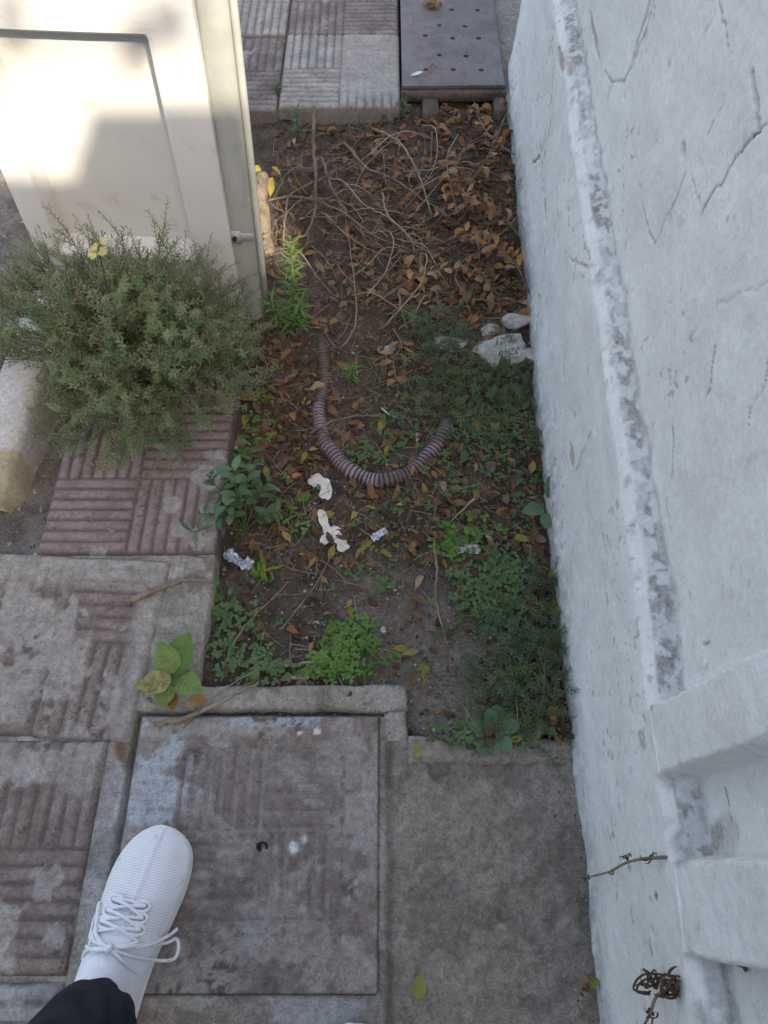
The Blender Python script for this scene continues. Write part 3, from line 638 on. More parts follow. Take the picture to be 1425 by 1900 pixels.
# ------------------------------------------------------------------ unseen wall panels added to shape the shade, and the tree behind the camera
nb = tag(empty('neighbour_shade_wall', (0, -3.2, 0)), 'unseen stepped wall added behind the photographer to shade the bed', 'shade wall')
def nbox(x0, x1, h, y0=-3.2):
    m = MB(); m.box((x0, y0, -.13), (x1, -3.0, h), .01); o = m.build('wall', m_build); rel(o, nb); return o
nbox(-7, 1.49, 3.61); nbox(1.493, 1.755, 3.745); nbox(1.758, 1.987, 3.38); nbox(1.99, 7, 6.5)
tr = tag(empty('tree', (1.0, -3.9, 3.6)), 'small leafy tree showing above the shade wall behind the photographer', 'tree')
tm = MB(); tm.tube(spline([(1.0, -3.9, 3.6), (1.03, -3.85, 3.9), (1.1, -3.8, 4.25)]), [.03 - .02 * i / 17 for i in range(17)], 7)
rel(tm.build('trunk', m_bark), tr)
tl = MB()
for (bx, bz, n, r) in ((2.02, 4.50, 3, .03), (1.90, 4.60, 2, .03), (1.78, 4.78, 2, .04), (2.15, 5.15, 8, .10), (1.5, 5.15, 10, .10)):
    for _ in range(n):
        p = Vector((bx + random.gauss(0, r), -3.8 + random.gauss(0, .12), bz + random.gauss(0, r)))
        tl.leaf(p, (rnd(-1, 1), rnd(-1, 1), rnd(-1, .3)), (rnd(-1, 1), rnd(-1, 1), 1), rnd(.07, .13), rnd(.04, .06), 3)
    tl.tube([(1.1, -3.8, 4.25), ((1.1 + bx) / 2, -3.8, (4.25 + bz) / 2 + .03), (bx, -3.8, bz)], [.012, .009, .005], 5)
rel(tl.build('crown', m_green_mid), tr)

# ------------------------------------------------------------------ corrugated hose
hose_px = [(598, 600, -.030), (600, 632, -.010), (603, 690, -.012), (592, 742, -.006), (597, 792, .0), (613, 832, 0), (642, 865, 0), (682, 882, 0), (722, 884, 0), (766, 868, -.002), (800, 836, .002), (822, 800, .002), (832, 772, -.018)]
pts = []
for (u, v, dz) in hose_px:
    p = G(u, v, -.03); pts.append(Vector((p.x, p.y, sh(p.x, p.y) + .008 + dz)))
hpath = [p_ + Vector((.0035 * (float(vnoise(i_ * .016, 1, 4)) - .5) * 2, .0035 * (float(vnoise(i_ * .016, 9, 4)) - .5) * 2, .003 * (float(vnoise(i_ * .02, 4, 4)) - .5) * 2)) for i_, p_ in enumerate(spline(pts, 70))]
d_ = [0]; 
for i in range(1, len(hpath)): d_.append(d_[-1] + (hpath[i] - hpath[i - 1]).length)
d_ = np.array(d_); tot = d_[-1]; nR = int(tot / .0011); ss = np.linspace(0, tot, nR)
hp_ = np.stack([np.interp(ss, d_, [q[k] for q in hpath]) for k in range(3)], 1)
rprof = smooth(-.75, .15, np.cos(2 * np.pi * ss / .0084)); rad = (.0128 + .0030 * rprof) * (1 + .12 * (vnoise(ss * 22, ss * 0, 6) - .5) - .10 * np.exp(-((ss - .62 * tot) / .02) ** 2))
hb = MB(); hb.tube([Vector(q) for q in hp_], list(rad), 14)
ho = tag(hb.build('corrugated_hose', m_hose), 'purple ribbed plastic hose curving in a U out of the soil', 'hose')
dv = np.array([min(1, max(0, 1.15 - (q[1] - 1.05) * -4)) if False else 0 for q in hp_])
co = np.array(hb.v); di = smooth(1.02, 1.16, co[:, 1]) * smooth(.1, -.06, co[:, 0]) * (.55 + .6 * fbm(co[:, 0] * 60, co[:, 1] * 60, 3, 4)) + .9 * smooth(-.032, -.045, co[:, 2]) + .8 * smooth(.47, .60, fbm(co[:, 0] * 45, co[:, 1] * 45, 4, 14))
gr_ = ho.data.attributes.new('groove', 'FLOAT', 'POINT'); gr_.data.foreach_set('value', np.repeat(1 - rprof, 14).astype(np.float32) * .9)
at = ho.data.attributes.new('dirt', 'FLOAT', 'POINT'); at.data.foreach_set('value', np.clip(di, 0, 1).astype(np.float32))

# ------------------------------------------------------------------ stones, scraps
def rock(name, c, size, material, seed, rz=0.0, sub=3, rough_=.35, parent=None, flat=.0):
    import bmesh
    bm = bmesh.new(); bmesh.ops.create_icosphere(bm, subdivisions=sub, radius=1.0)
    r = random.Random(seed); planes = [Vector((r.gauss(0, 1), r.gauss(0, 1), r.gauss(0, 1))).normalized() for _ in range(11)]
    offs = [r.uniform(.42, .85) for _ in planes]
    for v in bm.verts:
        n = v.co.normalized(); k = 1.0
        for p_, o_ in zip(planes, offs):
            dn = n.dot(p_)
            if dn > .05: k = min(k, o_ / dn)
        v.co = n * (k + .05 * (r.random() - .5))
    for v in bm.verts: v.co = Vector((v.co.x * size[0], v.co.y * size[1], v.co.z * size[2]))
    me = bpy.data.meshes.new(name); bm.to_mesh(me); bm.free(); me.materials.append(material)
    me.polygons.foreach_set('use_smooth', [False] * len(me.polygons))
    o = bpy.data.objects.new(name, me); o.location = c; o.rotation_euler = (r.uniform(-.2, .2), r.uniform(-.2, .2), rz); return link(o, parent)
def on_soil(u, v, dz=0.0):
    p = G(u, v, -.035)
    for _ in range(3):
        z = sh(p.x, p.y) + dz; p = G(u, v, z)
    return p
for (u, v, sx, sy, sz, sd_, rz, lab) in [
    (962, 598, .044, .026, .022, 3, .3, 'pale plaster chunk against the wall, farthest of the rubble pile'),
    (938, 648, .078, .050, .026, 5, .2, 'largest white plaster chunk of the rubble beside the wall'),
    (908, 610, .034, .022, .016, 8, .9, 'small greyish plaster chunk left of the rubble pile'),
    (985, 660, .034, .036, .018, 12, .1, 'plaster chunk wedged between largest rubble and wall foot'),
    (826, 642, .056, .026, .012, 15, -.1, 'flat white rubble slab half hidden in the feathery weeds'),
    (722, 650, .020, .013, .010, 18, .2, 'small grey stone left of the flat rubble slab')]:
    p = on_soil(u, v, sz * .45); tag(rock('rubble_stone', p, (sx, sy, sz), m_stone, sd_, rz), lab, 'stone', 'plaster rubble by the wall')
tag(rock('pinkish_stone', on_soil(775, 812, .006), (.009, .012, .009), mat('pink stone', (.34, .2, .19), (.45, .3, .28), 30), 22), 'small pinkish stone inside the curve of the ribbed hose', 'stone')

def crumple(name, centre_px, wid, material, label, cat, amp=.0032, seed=1, lift=.013, n=26, m=8):
    pts = [on_soil(u, v, lift) for u, v in centre_px]; c = spline(pts, max(2, n // (len(pts) - 1)))
    rows = []; rr_ = random.Random(seed); tw = rr_.uniform(0, 6)
    for i, p in enumerate(c):
        t = (c[min(i + 1, len(c) - 1)] - c[max(i - 1, 0)]).normalized(); s_ = t.cross(Vector((0, 0, 1))).normalized()
        ang = .55 * math.sin(i * .33 + tw); w = wid * (.7 + .5 * float(vnoise(i * .35, seed, 5)))
        if i in (0, len(c) - 1): w *= .6
        row = []
        for j in range(m + 1):
            q = (j / m - .5) * w
            nz = float(fbm(i * .45 + seed * 9, j * .7, 3, 5)) - .5
            row.append(p + s_ * q * math.cos(ang) + Vector((0, 0, abs(q) * math.sin(ang) * (1 if q > 0 else -1) * .6 + amp * 2.2 * nz)))
        rows.append(row)
    b = MB(); b.quadstrip(rows); o = b.build(name, material); 
    for p_ in o.data.polygons: p_.use_smooth = False
    return tag(o, label, cat)
crumple('paper_scrap', [(572, 890), (592, 893), (606, 908), (600, 925)], .028, m_paper, 'crumpled white paper scrap just below the hose loop', 'litter', seed=3)
crumple('paper_scrap', [(596, 945), (600, 965), (608, 990), (598, 1008)], .017, m_paper, 'thin dirty paper strip trailing below the crumpled scrap', 'litter', seed=8)
crumple('paper_scrap', [(614, 978), (628, 995), (640, 1022)], .024, m_paper, 'folded cream paper scrap at the lower end of the paper strip', 'litter', seed=13)
crumple('foil_scrap', [(420, 1022), (440, 1040), (468, 1050)], .022, m_foil, 'crinkled silvery foil wrapper scrap below the broad leafed weed', 'litter', amp=.008, seed=17)
crumple('paper_scrap', [(845, 1024), (868, 1016), (890, 1024)], .018, m_stone, 'grey paper scrap at the top of the chickweed by the wall', 'litter', seed=23)
crumple('paper_scrap', [(690, 1000), (705, 990), (718, 984)], .016, m_foil, 'pale bluish dry scrap right of the folded paper', 'litter', seed=29)
p = G(775, 133, .02); q = Vector((p.x, p.y, .010)); b = MB()
b.leaf(q + Vector((-.02, 0, 0)), (1, .1, .05), (0, 0, 1), .035, .016, 4, .2, -.3); tag(b.build('paper_scrap', m_paper), 'white scrap lying on the perforated drain plate', 'litter')
for (u, v, lab) in [(438, 829, 'white chip at the left edge of the soil beside the pink tile'), (712, 1170, 'white pebble below the bare soil patch'), (722, 768, 'curved white feather inside the hose loop')]:
    p = on_soil(u, v, .006); b = MB()
    if v == 768: b.tube(spline([on_soil(708, 757, .01), on_soil(722, 769, .014), on_soil(736, 774, .01)], 5), .0016, 5); o = b.build('feather', m_paper); cat_ = 'feather'
    else: o = rock('white_chip', p, (.006, .009, .005), m_stone, u); cat_ = 'chip'
    tag(o, lab, cat_)
p = WP(1262, 1276, .004); o = rock('mortar_shard', p, (.012, .009, .010), mat('grey shard', (.25, .235, .21), (.32, .30, .27), 30), 77); tag(o, 'small grey mortar shard stuck at the end of the dirty ledge', 'shard')

# ------------------------------------------------------------------ leaves
def leaf_mesh(name, L, Wd, fold, curl, n, twist=0.0, waist=.58, tip=.75, stalk=.25):
    b = MB(); r = random.Random(name)
    b.leaf((0, -L / 2, 0), (0, 1, .5 * curl), (0, 0, 1), L, Wd, n, fold, curl, tip, waist)
    v = []
    for (x, y, z) in b.v:
        a = twist * y / L; v.append((x * math.cos(a) - z * math.sin(a), y, x * math.sin(a) + z * math.cos(a) + .004 * (float(vnoise(x * 180, y * 140, len(name))) - .5)))
    if random.Random(name).random() < .5:
        rr2 = random.Random(name + 'x'); cut = rr2.uniform(.15, .42) * L; v = [(x, min(y, cut + .3 * abs(x) + .002 * rr2.random()), z) for (x, y, z) in v]
    b.v = v
    if stalk: b.tube([(0, -L / 2 - stalk * L, .001), (0, -L / 2 + .002, .0005)], .0007, 3, False)
    me = bpy.data.meshes.new(name); me.from_pydata(b.v, [], b.f); me.polygons.foreach_set('use_smooth', [True] * len(b.f)); me.update(); return me
L0 = .030
shapes = [(.30, .7, .2), (.55, 1.2, .8), (.15, -.6, -.4), (.8, .4, .3), (.35, 1.8, -.8), (.25, .2, 1.0), (1.7, .9, .5), (1.1, 2.6, -.6), (-.5, 1.5, 1.4), (.2, -1.6, .3)]
leafmats = {'brown': m_leaf_brown, 'orange': m_leaf_orange, 'dark': m_leaf_dark, 'tan': m_leaf_tan, 'yellow': m_leaf_yellow, 'ygreen': m_leaf_ygreen, 'mauve': m_leaf_mauve, 'red': m_leaf_red, 'deep': m_green_mid}
LM = {}
for mk, mm in leafmats.items():
    LM[mk] = []
    for i, (f, c, t) in enumerate(shapes):
        me = leaf_mesh('leaf_%s_%d' % (mk, i), L0, L0 * (.38 + .07 * (i % 4)), f, c, 7, t); me.materials.append(mm); LM[mk].append(me)
def put_leaf(p, L, mk, rz, tilt=.3, shape=None, name='dry_leaf', rx=None, ry=None, flip=False):
    o = bpy.data.objects.new(name, LM[mk][random.randrange(10) if shape is None else shape]); COL.objects.link(o)
    o.location = p; o.scale = (L / L0,) * 3
    o.rotation_euler = (rnd(-tilt, tilt) if rx is None else rx, (rnd(-tilt, tilt) if ry is None else ry) + (math.pi if flip else 0), rz); return o
# the leaves one can pick out
special = [
 (655, 822, .048, 'red', 2.9, 0, 'large red-brown leaf inside the curve of the hose'),
 (697, 286, .052, 'mauve', 2.6, 5, 'large mauve grey oval leaf lying among the twigs'),
 (747, 238, .034, 'mauve', .3, 5, 'pale oval leaf near the corner of the grey tile'),
 (778, 1078, .034, 'tan', .5, 0, 'single tan leaf on bare soil left of the long stick'),
 (602, 1076, .018, 'orange', -.7, 2, 'small orange leaf on the bare dark soil'),
 (648, 1120, .017, 'orange', .5, 2, 'orange leaf, upper of two beside the sandy patch'),
 (649, 1138, .019, 'orange', -.5, 0, 'orange leaf, lower of two beside the sandy patch'),
 (475, 1138, .023, 'orange', .2, 0, 'orange leaf on soil right of the seedling'),
 (577, 1200, .018, 'orange', .3, 5, 'orange leaf left of the bright chickweed clump'),
 (742, 1203, .026, 'yellow', 1.5, 2, 'yellow leaf, left of the touching pair'),
 (762, 1211, .030, 'ygreen', 1.35, 0, 'yellow-green leaf, right of the touching pair'),
 (790, 1250, .028, 'ygreen', .15, 2, 'green-yellow leaf lying on the sandy soil'),
 (657, 955, .024, 'yellow', .5, 5, 'yellow leaf right of the paper strip'),
 (668, 1027, .030, 'ygreen', .6, 2, 'pale yellow-green leaf beside the folded paper'),
 (825, 1046, .022, 'orange', -.3, 0, 'orange leaf beside the top of the long stick'),
 (570, 917, .024, 'orange', -.6, 1, 'bright orange leaf beside the crumpled paper'),
 (765, 872, .022, 'orange', .2, 0, 'orange leaf resting on the bottom of the hose'),
 (820, 900, .036, 'tan', -.4, 4, 'pale curled leaf right of the hose bottom'),
 (875, 957, .024, 'orange', -.3, 2, 'orange leaf beside the pale broken stick'),
 (590, 717, .036, 'tan', 1.4, 1, 'curled tan leaf lying across the hose'),
 (545, 892, .036, 'red', 1.0, 3, 'red-brown leaf left of the crumpled paper'),
 (512, 978, .036, 'brown', .9, 5, 'round brown leaf beside the broad leafed weed'),
 (1020, 1325, .036, 'orange', -.25, 1, 'orange leaf standing against the wall foot'),
 (955, 1372, .028, 'yellow', 1.4, 0, 'yellow-brown leaf right of the low blue-green weed'),
 (930, 1270, .028, 'orange', .2, 1, 'orange leaf at the lower edge of the feathery weeds'),
 (950, 1255, .026, 'orange', 1.0, 4, 'crumpled orange leaf among the feathery weeds near wall'),
 (970, 322, .040, 'orange', -.3, 1, 'orange leaf leaning on the white wall'),
 (870, 505, .022, 'deep', .9, 5, 'green leaf, left of two in the orange drift'),
 (895, 508, .024, 'deep', -.4, 5, 'green leaf, right of two in the orange drift'),
 (908, 870, .034, 'mauve', -.1, 3, 'grey leaf standing up near the wall'),
 (745, 935, .020, 'yellow', 1.3, 5, 'yellow-orange leaf below the hose'),
 (620, 600, .030, 'ygreen', .9, 3, 'pale green leaf near the buried end of the hose'),
 (1050, 1415, .050, 'ygreen', .2, 3, 'long yellow-green leaf hanging at the wall foot'),
 (1000, 1022, .036, 'brown', .4, 5, 'brown leaf beside wall just under the blue-green sprout')]
for (u, v, L, mk, rz, shp, lab) in special:
    dz = .006 if v not in (717, 872) else .026
    p = on_soil(u, v, dz); o = put_leaf(p, L, mk, -rz, .25, shp); tag(o, lab, 'leaf')
    if v in (322, 1325, 870, 1415): o.rotation_euler = (1.0, rnd(-.3, .3), -rz); o.location.z += .012
for (u, v, L, mk, rz, shp, lab) in [(778, 1830, .034, 'ygreen', 3.0, 2, 'yellow-green leaf lying alone on the bare concrete path'), (773, 1398, .024, 'ygreen', .1, 5, 'round yellow-green leaf at the corner of the concrete path')]:
    p = G(u, v, .004); o = put_leaf(p, L, mk, rz, .08, shp); o.location.z = .009; tag(o, lab, 'leaf')
for (u, v, rz, lab) in [(322, 1303, .2, 'orange leaf under the broad leafed plant on the cement strip'), (368, 1306, -1.2, 'orange folded leaf under the twig lying over the cover')]:
    p = G(u, v, .006); o = put_leaf(p, .034, 'orange', rz, .1, 3); o.location.z = .010; tag(o, lab, 'leaf')
p = G(803, 130, .012); o = put_leaf(p, .035, 'tan', 1.2, .1, 1); o.location.z = .018; tag(o, 'tan leaf on the perforated plate beside the white scrap', 'leaf')
for i, (du, dv, rz) in enumerate([(-8, -4, .5), (6, 0, -.6), (0, 6, 2.0)]):
    p = G(1092 + du, 1825 + dv, .006); o = put_leaf(p, .026, ('tan', 'ygreen', 'dark')[i], rz, .5, 1); o.location.z = .012
    tag(o, ('tan leaf, left of three at the wall foot by the concrete', 'yellowish leaf, right of three at the wall foot by the concrete', 'dark leaf, lowest of three at the wall foot by the concrete')[i], 'leaf')
q = G(802, 10, .012); b = MB()
for _ in range(26):
    a = rnd(0, 6.28); b.leaf(q + Vector((rnd(-.022, .022), rnd(-.018, .018), rnd(-.004, .012))), (math.cos(a), math.sin(a), rnd(-.2, .6)), (rnd(-.4, .4), rnd(-.4, .4), 1), rnd(.014, .028), rnd(.008, .012), 5, .5, rnd(.5, 2.2))
tag(b.build('dry_leaf_clump', m_leaf_brown), 'rusty clump of dry leaves lying on the perforated drain plate', 'leaf clump')
# sunlit leaves by the conduit
for (u, v, L, rz, lab) in [(478, 322, .045, .2, 'sunlit yellow leaf just right of the conduit'), (503, 345, .045, -.1, 'sunlit drooping yellow leaf right of the first sunlit one'), (512, 318, .03, 1.2, 'small sunlit leaf on the twig by the conduit')]:
    p = G(u, v, .05); o = put_leaf(p, L, 'yellow', rz, .2, 1); o.rotation_euler = (.9, .1, rz); tag(o, lab, 'leaf')
# drift of dry leaves: 300 single ones in the places where they show, the rest as one mass
def density(u, v):
    d = 0.0
    if 180 < v < 600 and 460 < u < 985:
        d = .5 + .35 * (u > 640)
        if u > 790 - (v - 250) * .15: d = 1.0
        if u < 600 and v > 380: d = .35
    elif 600 <= v < 900 and 430 < u < 1010:
        d = .35
        if u < 590: d = .75
        if u > 860: d = .45
        if 620 < u < 800 and v > 660: d = .20
    elif 900 <= v < 1050 and 410 < u < 1030: d = .55 if u > 650 else .30
    elif 1050 <= v < 1380 and 370 < u < 1060:
        d = .08
        if u > 990: d = .5
        if v > 1230 and u > 880: d = .3
    return d
def pick_mat(u, v):
    r = random.random()
    if v < 620 and u > 760: return 'orange' if r < .44 else 'brown' if r < .72 else 'tan' if r < .88 else 'dark'
    if v < 620: return 'brown' if r < .42 else 'dark' if r < .62 else 'tan' if r < .84 else 'orange'
    return 'brown' if r < .40 else 'dark' if r < .66 else 'orange' if r < .83 else 'tan' if r < .93 else 'yellow'
LITTER = 'dry leaf in the drift of fallen brown and orange leaves covering the bed'
cnt = 0; mass = []
def sample(n):
    out = []
    while len(out) < n:
        u, v = rnd(420, 1050), rnd(170, 1390)
        k = (1.5 - .6 * (v - 170) / 1200)          # far leaves are packed more tightly in the picture
        if random.random() * 1.5 < density(u, v) * k: 
            p = on_soil(u, v)
            if p.x < float(WALL(p.y)) - .012 and p.x > -.285: out.append((u, v, p))
    return out
for (u, v, p) in sample(3000): mass.append((u, v, p, rnd(-.002, .012), rnd(.018, .034)))
for (u, v, p) in sample(6500): mass.append((u, v, p, rnd(-.001, .007), rnd(.006, .015)))
mb_by = {}
for (u, v, p, dz, L) in mass:
    mk = pick_mat(u, v) if random.random() < .72 else 'dark'
    b = mb_by.setdefault(mk, MB())
    d = Vector((rnd(-1, 1), rnd(-1, 1), rnd(-.35, .35))); 
    b.leaf(p + Vector((0, 0, dz)), d, (rnd(-.5, .5), rnd(-.5, .5), 1), L, L * rnd(.38, .55), 4 if L > .016 else 2, rnd(-.3, .7), rnd(-.5, 1.4), .75)
for mk, b in mb_by.items(): tag(b.build('leaf_litter', leafmats[mk]), {'dark': 'mass of dark rotting leaf litter on the soil'}.get(mk, 'mass of small %s leaf litter covering the soil' % mk), kind='stuff')
LEAFY = []
for (u, v, p) in sample(262):
    hi = (v < 620 and u > 740)
    mk = pick_mat(u, v); o = put_leaf(p + Vector((0, 0, rnd(.006, .026 if hi else .016))), (rnd(.020, .042) if hi else rnd(.014, .036)), mk, rnd(0, 6.28), .55); LEAFY.append((o, u, v, mk))

COLW = {'brown': 'brown', 'orange': 'orange', 'dark': 'dark rotting', 'tan': 'pale tan', 'yellow': 'yellow'}
ZONES = [(560, 230, 'below the grey tile step'), (510, 400, 'near the conduit'), (620, 320, 'round the thick curved stem'), (730, 300, 'round the mauve leaf'), (850, 200, 'in front of the drain plate'), (930, 240, 'in the far corner by the wall'),
         (840, 320, 'in the upper middle of the drift'), (940, 340, 'along the wall crack'), (690, 430, 'among the tangled twigs'), (830, 430, 'in the middle of the orange drift'), (940, 450, 'beside the wall above the rubble'), (580, 540, 'right of the tall weed'),
         (700, 560, 'above the rosette weed'), (830, 560, 'above the flat rubble slab'), (950, 550, 'just above the white rubble'), (480, 680, 'right of the bushy shrub'), (540, 720, 'left of the hose'), (680, 720, 'inside the hose curve'), (780, 720, 'left of the feathery weed'),
         (940, 760, 'between feathery weed and wall'), (500, 850, 'above the broad leafed weed'), (560, 880, 'by the crumpled paper'), (720, 930, 'below the hose bottom'), (860, 900, 'right of the hose bottom'), (960, 900, 'left of the wall sprout'),
         (480, 1000, 'round the foil scrap'), (740, 1010, 'above the bare soil'), (950, 1010, 'above the long wall weeds'), (600, 1150, 'on the bare soil by the chickweed'), (430, 1200, 'at the lower left corner of the bed'), (1020, 1250, 'at the wall foot by the lower weeds'), (930, 1310, 'near the low blue-green weed'), (780, 1250, 'on the sandy patch')]
for o_, u, v, mk in LEAFY:
    zn = min(ZONES, key=lambda q: (q[0] - u) ** 2 + ((q[1] - v) * 1.2) ** 2)[2]
    sz_ = o_.scale.x * L0; sw = 'tiny ' if sz_ < .020 else 'small ' if sz_ < .025 else 'large ' if sz_ > .034 else ''
    tag(o_, '%s%s fallen leaf in the litter %s' % (sw, COLW[mk], zn), 'leaf', 'dry leaves drifted over the bed')
# ------------------------------------------------------------------ dry leafy sprigs in the upper right (leaves still on their stems)
def sprig(pts, nl, label, mk=('orange', 'brown', 'orange', 'tan')):
    root = tag(empty('dry_sprig', pts[0]), label, 'dried branch', 'dried leafy branches over the litter')
    c = spline(pts, 8); b = MB(); b.tube(c, [.0022 - .0012 * i / len(c) for i in range(len(c))], 5)
    rel(b.build('stem', m_twig), root)
    for i in range(nl):
        t = .25 + .75 * i / nl; q = c[min(len(c) - 2, int(t * (len(c) - 1)))]; tt = (c[min(len(c) - 1, int(t * (len(c) - 1)) + 1)] - q).normalized()
        sd_ = tt.cross(Vector((0, 0, 1))).normalized() * (1 if i % 2 else -1)
        d = (tt * rnd(.2, .9) + sd_ * rnd(.5, 1.0) + Vector((0, 0, rnd(-.2, .5)))).normalized(); L = rnd(.024, .036)
        o = bpy.data.objects.new('leaf', LM[random.choice(mk)][random.randrange(10)]); COL.objects.link(o); o.scale = (L / L0,) * 3
        o.rotation_mode = 'QUATERNION'; o.rotation_quaternion = d.to_track_quat('Y', 'Z') @ Quaternion((0, 1, 0), rnd(-.8, .8)); o.location = q + d * L * .55
        rel(o, root)
def SP(l, hz): return [on_soil(u, v, h) for (u, v), h in zip(l, hz)]
sprig(SP([(940, 210), (900, 300), (850, 350), (815, 300)], (.03, .06, .06, .05)), 22, 'dried branch of orange leaves nearest to the drain plate')
sprig(SP([(975, 450), (930, 400), (880, 370), (840, 345)], (.02, .06, .07, .05)), 22, 'dried branch of orange leaves below the wall crack')
sprig(SP([(990, 560), (950, 480), (900, 450), (860, 430)], (.02, .05, .07, .06)), 22, 'dried branch of orange leaves right above the white rubble')
sprig(SP([(700, 560), (780, 510), (850, 500), (920, 530)], (.02, .04, .05, .03)), 16, 'dried branch of orange leaves in the middle of the drift')
sprig(SP([(960, 290), (930, 270), (900, 240), (880, 200)], (.02, .05, .06, .05)), 14, 'dried branch of leaves beside the wall near the plate post')
sprig(SP([(730, 610), (745, 640), (730, 670), (740, 720)], (.02, .04, .04, .02)), 12, 'dried cluster of orange leaves left of the feathery weeds')
sprig(SP([(850, 250), (830, 290), (835, 340), (850, 400)], (.03, .06, .07, .05)), 18, 'dried branch of orange leaves in the centre of the upper drift')

# ------------------------------------------------------------------ twigs
def twig(pts, r, label=None, group=None, material=m_twig, name='twig', forks=0, n=8, sides=6):
    c = spline(pts, n); b = MB(); k = len(c)
    c = [p + Vector((rnd(-1, 1), rnd(-1, 1), rnd(-1, 1))) * r * (.75 if i_ % 3 == 0 else .25) for i_, p in enumerate(c)]
    b.tube(c, [r * (1 - .55 * i / k) for i in range(k)], sides)
    for _ in range(forks):
        i = random.randrange(k // 4, k - 2); t = (c[i + 1] - c[i]).normalized(); s_ = t.cross(Vector((0, 0, 1))).normalized() * random.choice((-1, 1))
        L = rnd(.04, .10); p0 = c[i]; p1 = p0 + (t * .7 + s_ * .6 + Vector((0, 0, rnd(-.1, .3)))) * L * .5; p2 = p1 + (t + s_ * rnd(-.2, .5) + Vector((0, 0, rnd(-.3, .2)))) * L * .5
        b.tube(spline([p0, p1, p2], 5), [r * .5 * (1 - .06 * q) for q in range(11)], 5)
    o = b.build(name, material)
    return tag(o, label, 'twig' if material is m_twig else 'straw', group)
def T(l, h): 
    if not hasattr(h, '__len__'): h = [h] * len(l)
    return [on_soil(u, v, k) for (u, v), k in zip(l, h)]
twig(T([(585, 197), (582, 250), (586, 330), (583, 400), (560, 440), (520, 452)], (.14, .12, .08, .05, .03, .02)), .0052, 'thick curved dead stem rising to the edge of the grey tile', forks=2)
twig(T([(690, 238), (740, 262), (775, 320), (798, 390), (800, 400)], (.03, .05, .06, .05, .03)), .0032, 'long arching pale twig left of the orange leaf drift', forks=2)
twig(T([(640, 265), (680, 310), (735, 335), (790, 375)], (.02, .03, .03, .02)), .0036, 'straight grey twig passing below the mauve leaf', forks=2)
twig(T([(597, 290), (612, 340), (640, 390), (670, 430), (712, 460)], (.03, .06, .06, .04, .03)), .0034, 'twig crossing the tangle right of the thick stem', forks=3)
twig(T([(470, 380), (540, 365), (620, 385), (700, 440), (780, 470)], (.03, .05, .07, .05, .02)), .0034, 'long twig running right from the conduit through the tangle', forks=3)
twig(T([(525, 455), (530, 400), (540, 360), (600, 330), (650, 300)], (.03, .04, .05, .06, .04)), .0030, 'bowed twig left of the thick curved stem', forks=1)
twig(T([(710, 360), (720, 400), (760, 440), (770, 470)], (.03, .05, .04, .02)), .0030, 'forked dead twig in the middle of the litter', forks=2)
twig(T([(740, 545), (745, 575), (755, 612)], (.02, .03, .02)), .0036, 'short thick dark twig above the hose end', forks=1)
twig(T([(630, 650), (660, 600), (655, 500), (640, 400)], (.02, .04, .05, .04)), .0022, 'thin upright stem above the small rosette weed', forks=1)
twig(T([(605, 620), (625, 645), (660, 660), (700, 665)], (.02, .03, .02, .02)), .0024, 'thin pale bent twig beside the buried hose end')
twig(T([(575, 805), (610, 785), (660, 772), (712, 772)], (.02, .045, .03, .015)), .0032, 'brown twig crossing over the hose')
twig(T([(805, 1010), (812, 1060), (808, 1110), (830, 1200)], (.01, .015, .012, .008)), .0030, 'long brown stick lying down the sandy soil')
twig(T([(880, 925), (860, 945), (836, 968)], .012), .0030, 'pale broken stick end beside the orange leaf', material=m_straw)
twig(T([(470, 1243), (520, 1236), (578, 1228)], .012), .0042, 'flat pale straw, upper of two near the cement strip', material=m_straw, name='straw')
twig(T([(525, 1259), (550, 1257), (575, 1256)], .010), .0046, 'short flat straw, lower of two near the cement strip', material=m_straw, name='straw')
twig(T([(520, 1170), (560, 1120), (600, 1060), (640, 960)], .012), .0018, 'thin dark stem crossing the bare soil', forks=1)
twig(T([(430, 1200), (455, 1160), (490, 1125), (535, 1080)], .012), .0018, 'thin stem beside the seedling', forks=1)
twig(T([(1000, 1390), (1008, 1300), (1010, 1230)], (.01, .03, .05)), .0018, 'thin dry stalk standing in the weeds by the wall')
twig(T([(985, 430), (1010, 390), (1030, 365)], (.05, .10, .14)), .0028, 'twig leaning on the white wall')
def TP(l, h): return [G(u, v, k) for (u, v), k in zip(l, h)]
twig(TP([(290, 1345), (350, 1330), (420, 1298), (482, 1266)], (.008, .010, .022, .010)), .0045, 'brown stick lying over the edge of the inspection cover')
twig(TP([(340, 1350), (375, 1310), (430, 1270), (470, 1245)], (.004, .016, .014, .006)), .0014, 'thin straw beside the brown stick on the cover', material=m_straw, name='straw')
twig(TP([(236, 1116), (270, 1103), (310, 1086), (355, 1077), (392, 1080)], (.006, .010, .012, .014, .0)), .0060, 'knobbly brown root lying on the cement pavement')
twig(TP([(274, 1100), (262, 1078), (250, 1058), (232, 1052)], (.010, .014, .010, .006)), .0024, 'forked pale twig rising from the root on the pavement', material=m_straw)
twig(T([(385, 1045), (388, 1075), (380, 1100), (375, 1135)], (.02, .03, .02, .01)), .0026, 'short rootlet at the broken edge of the pavement')
tg = 'thin dead twigs tangled over the litter'
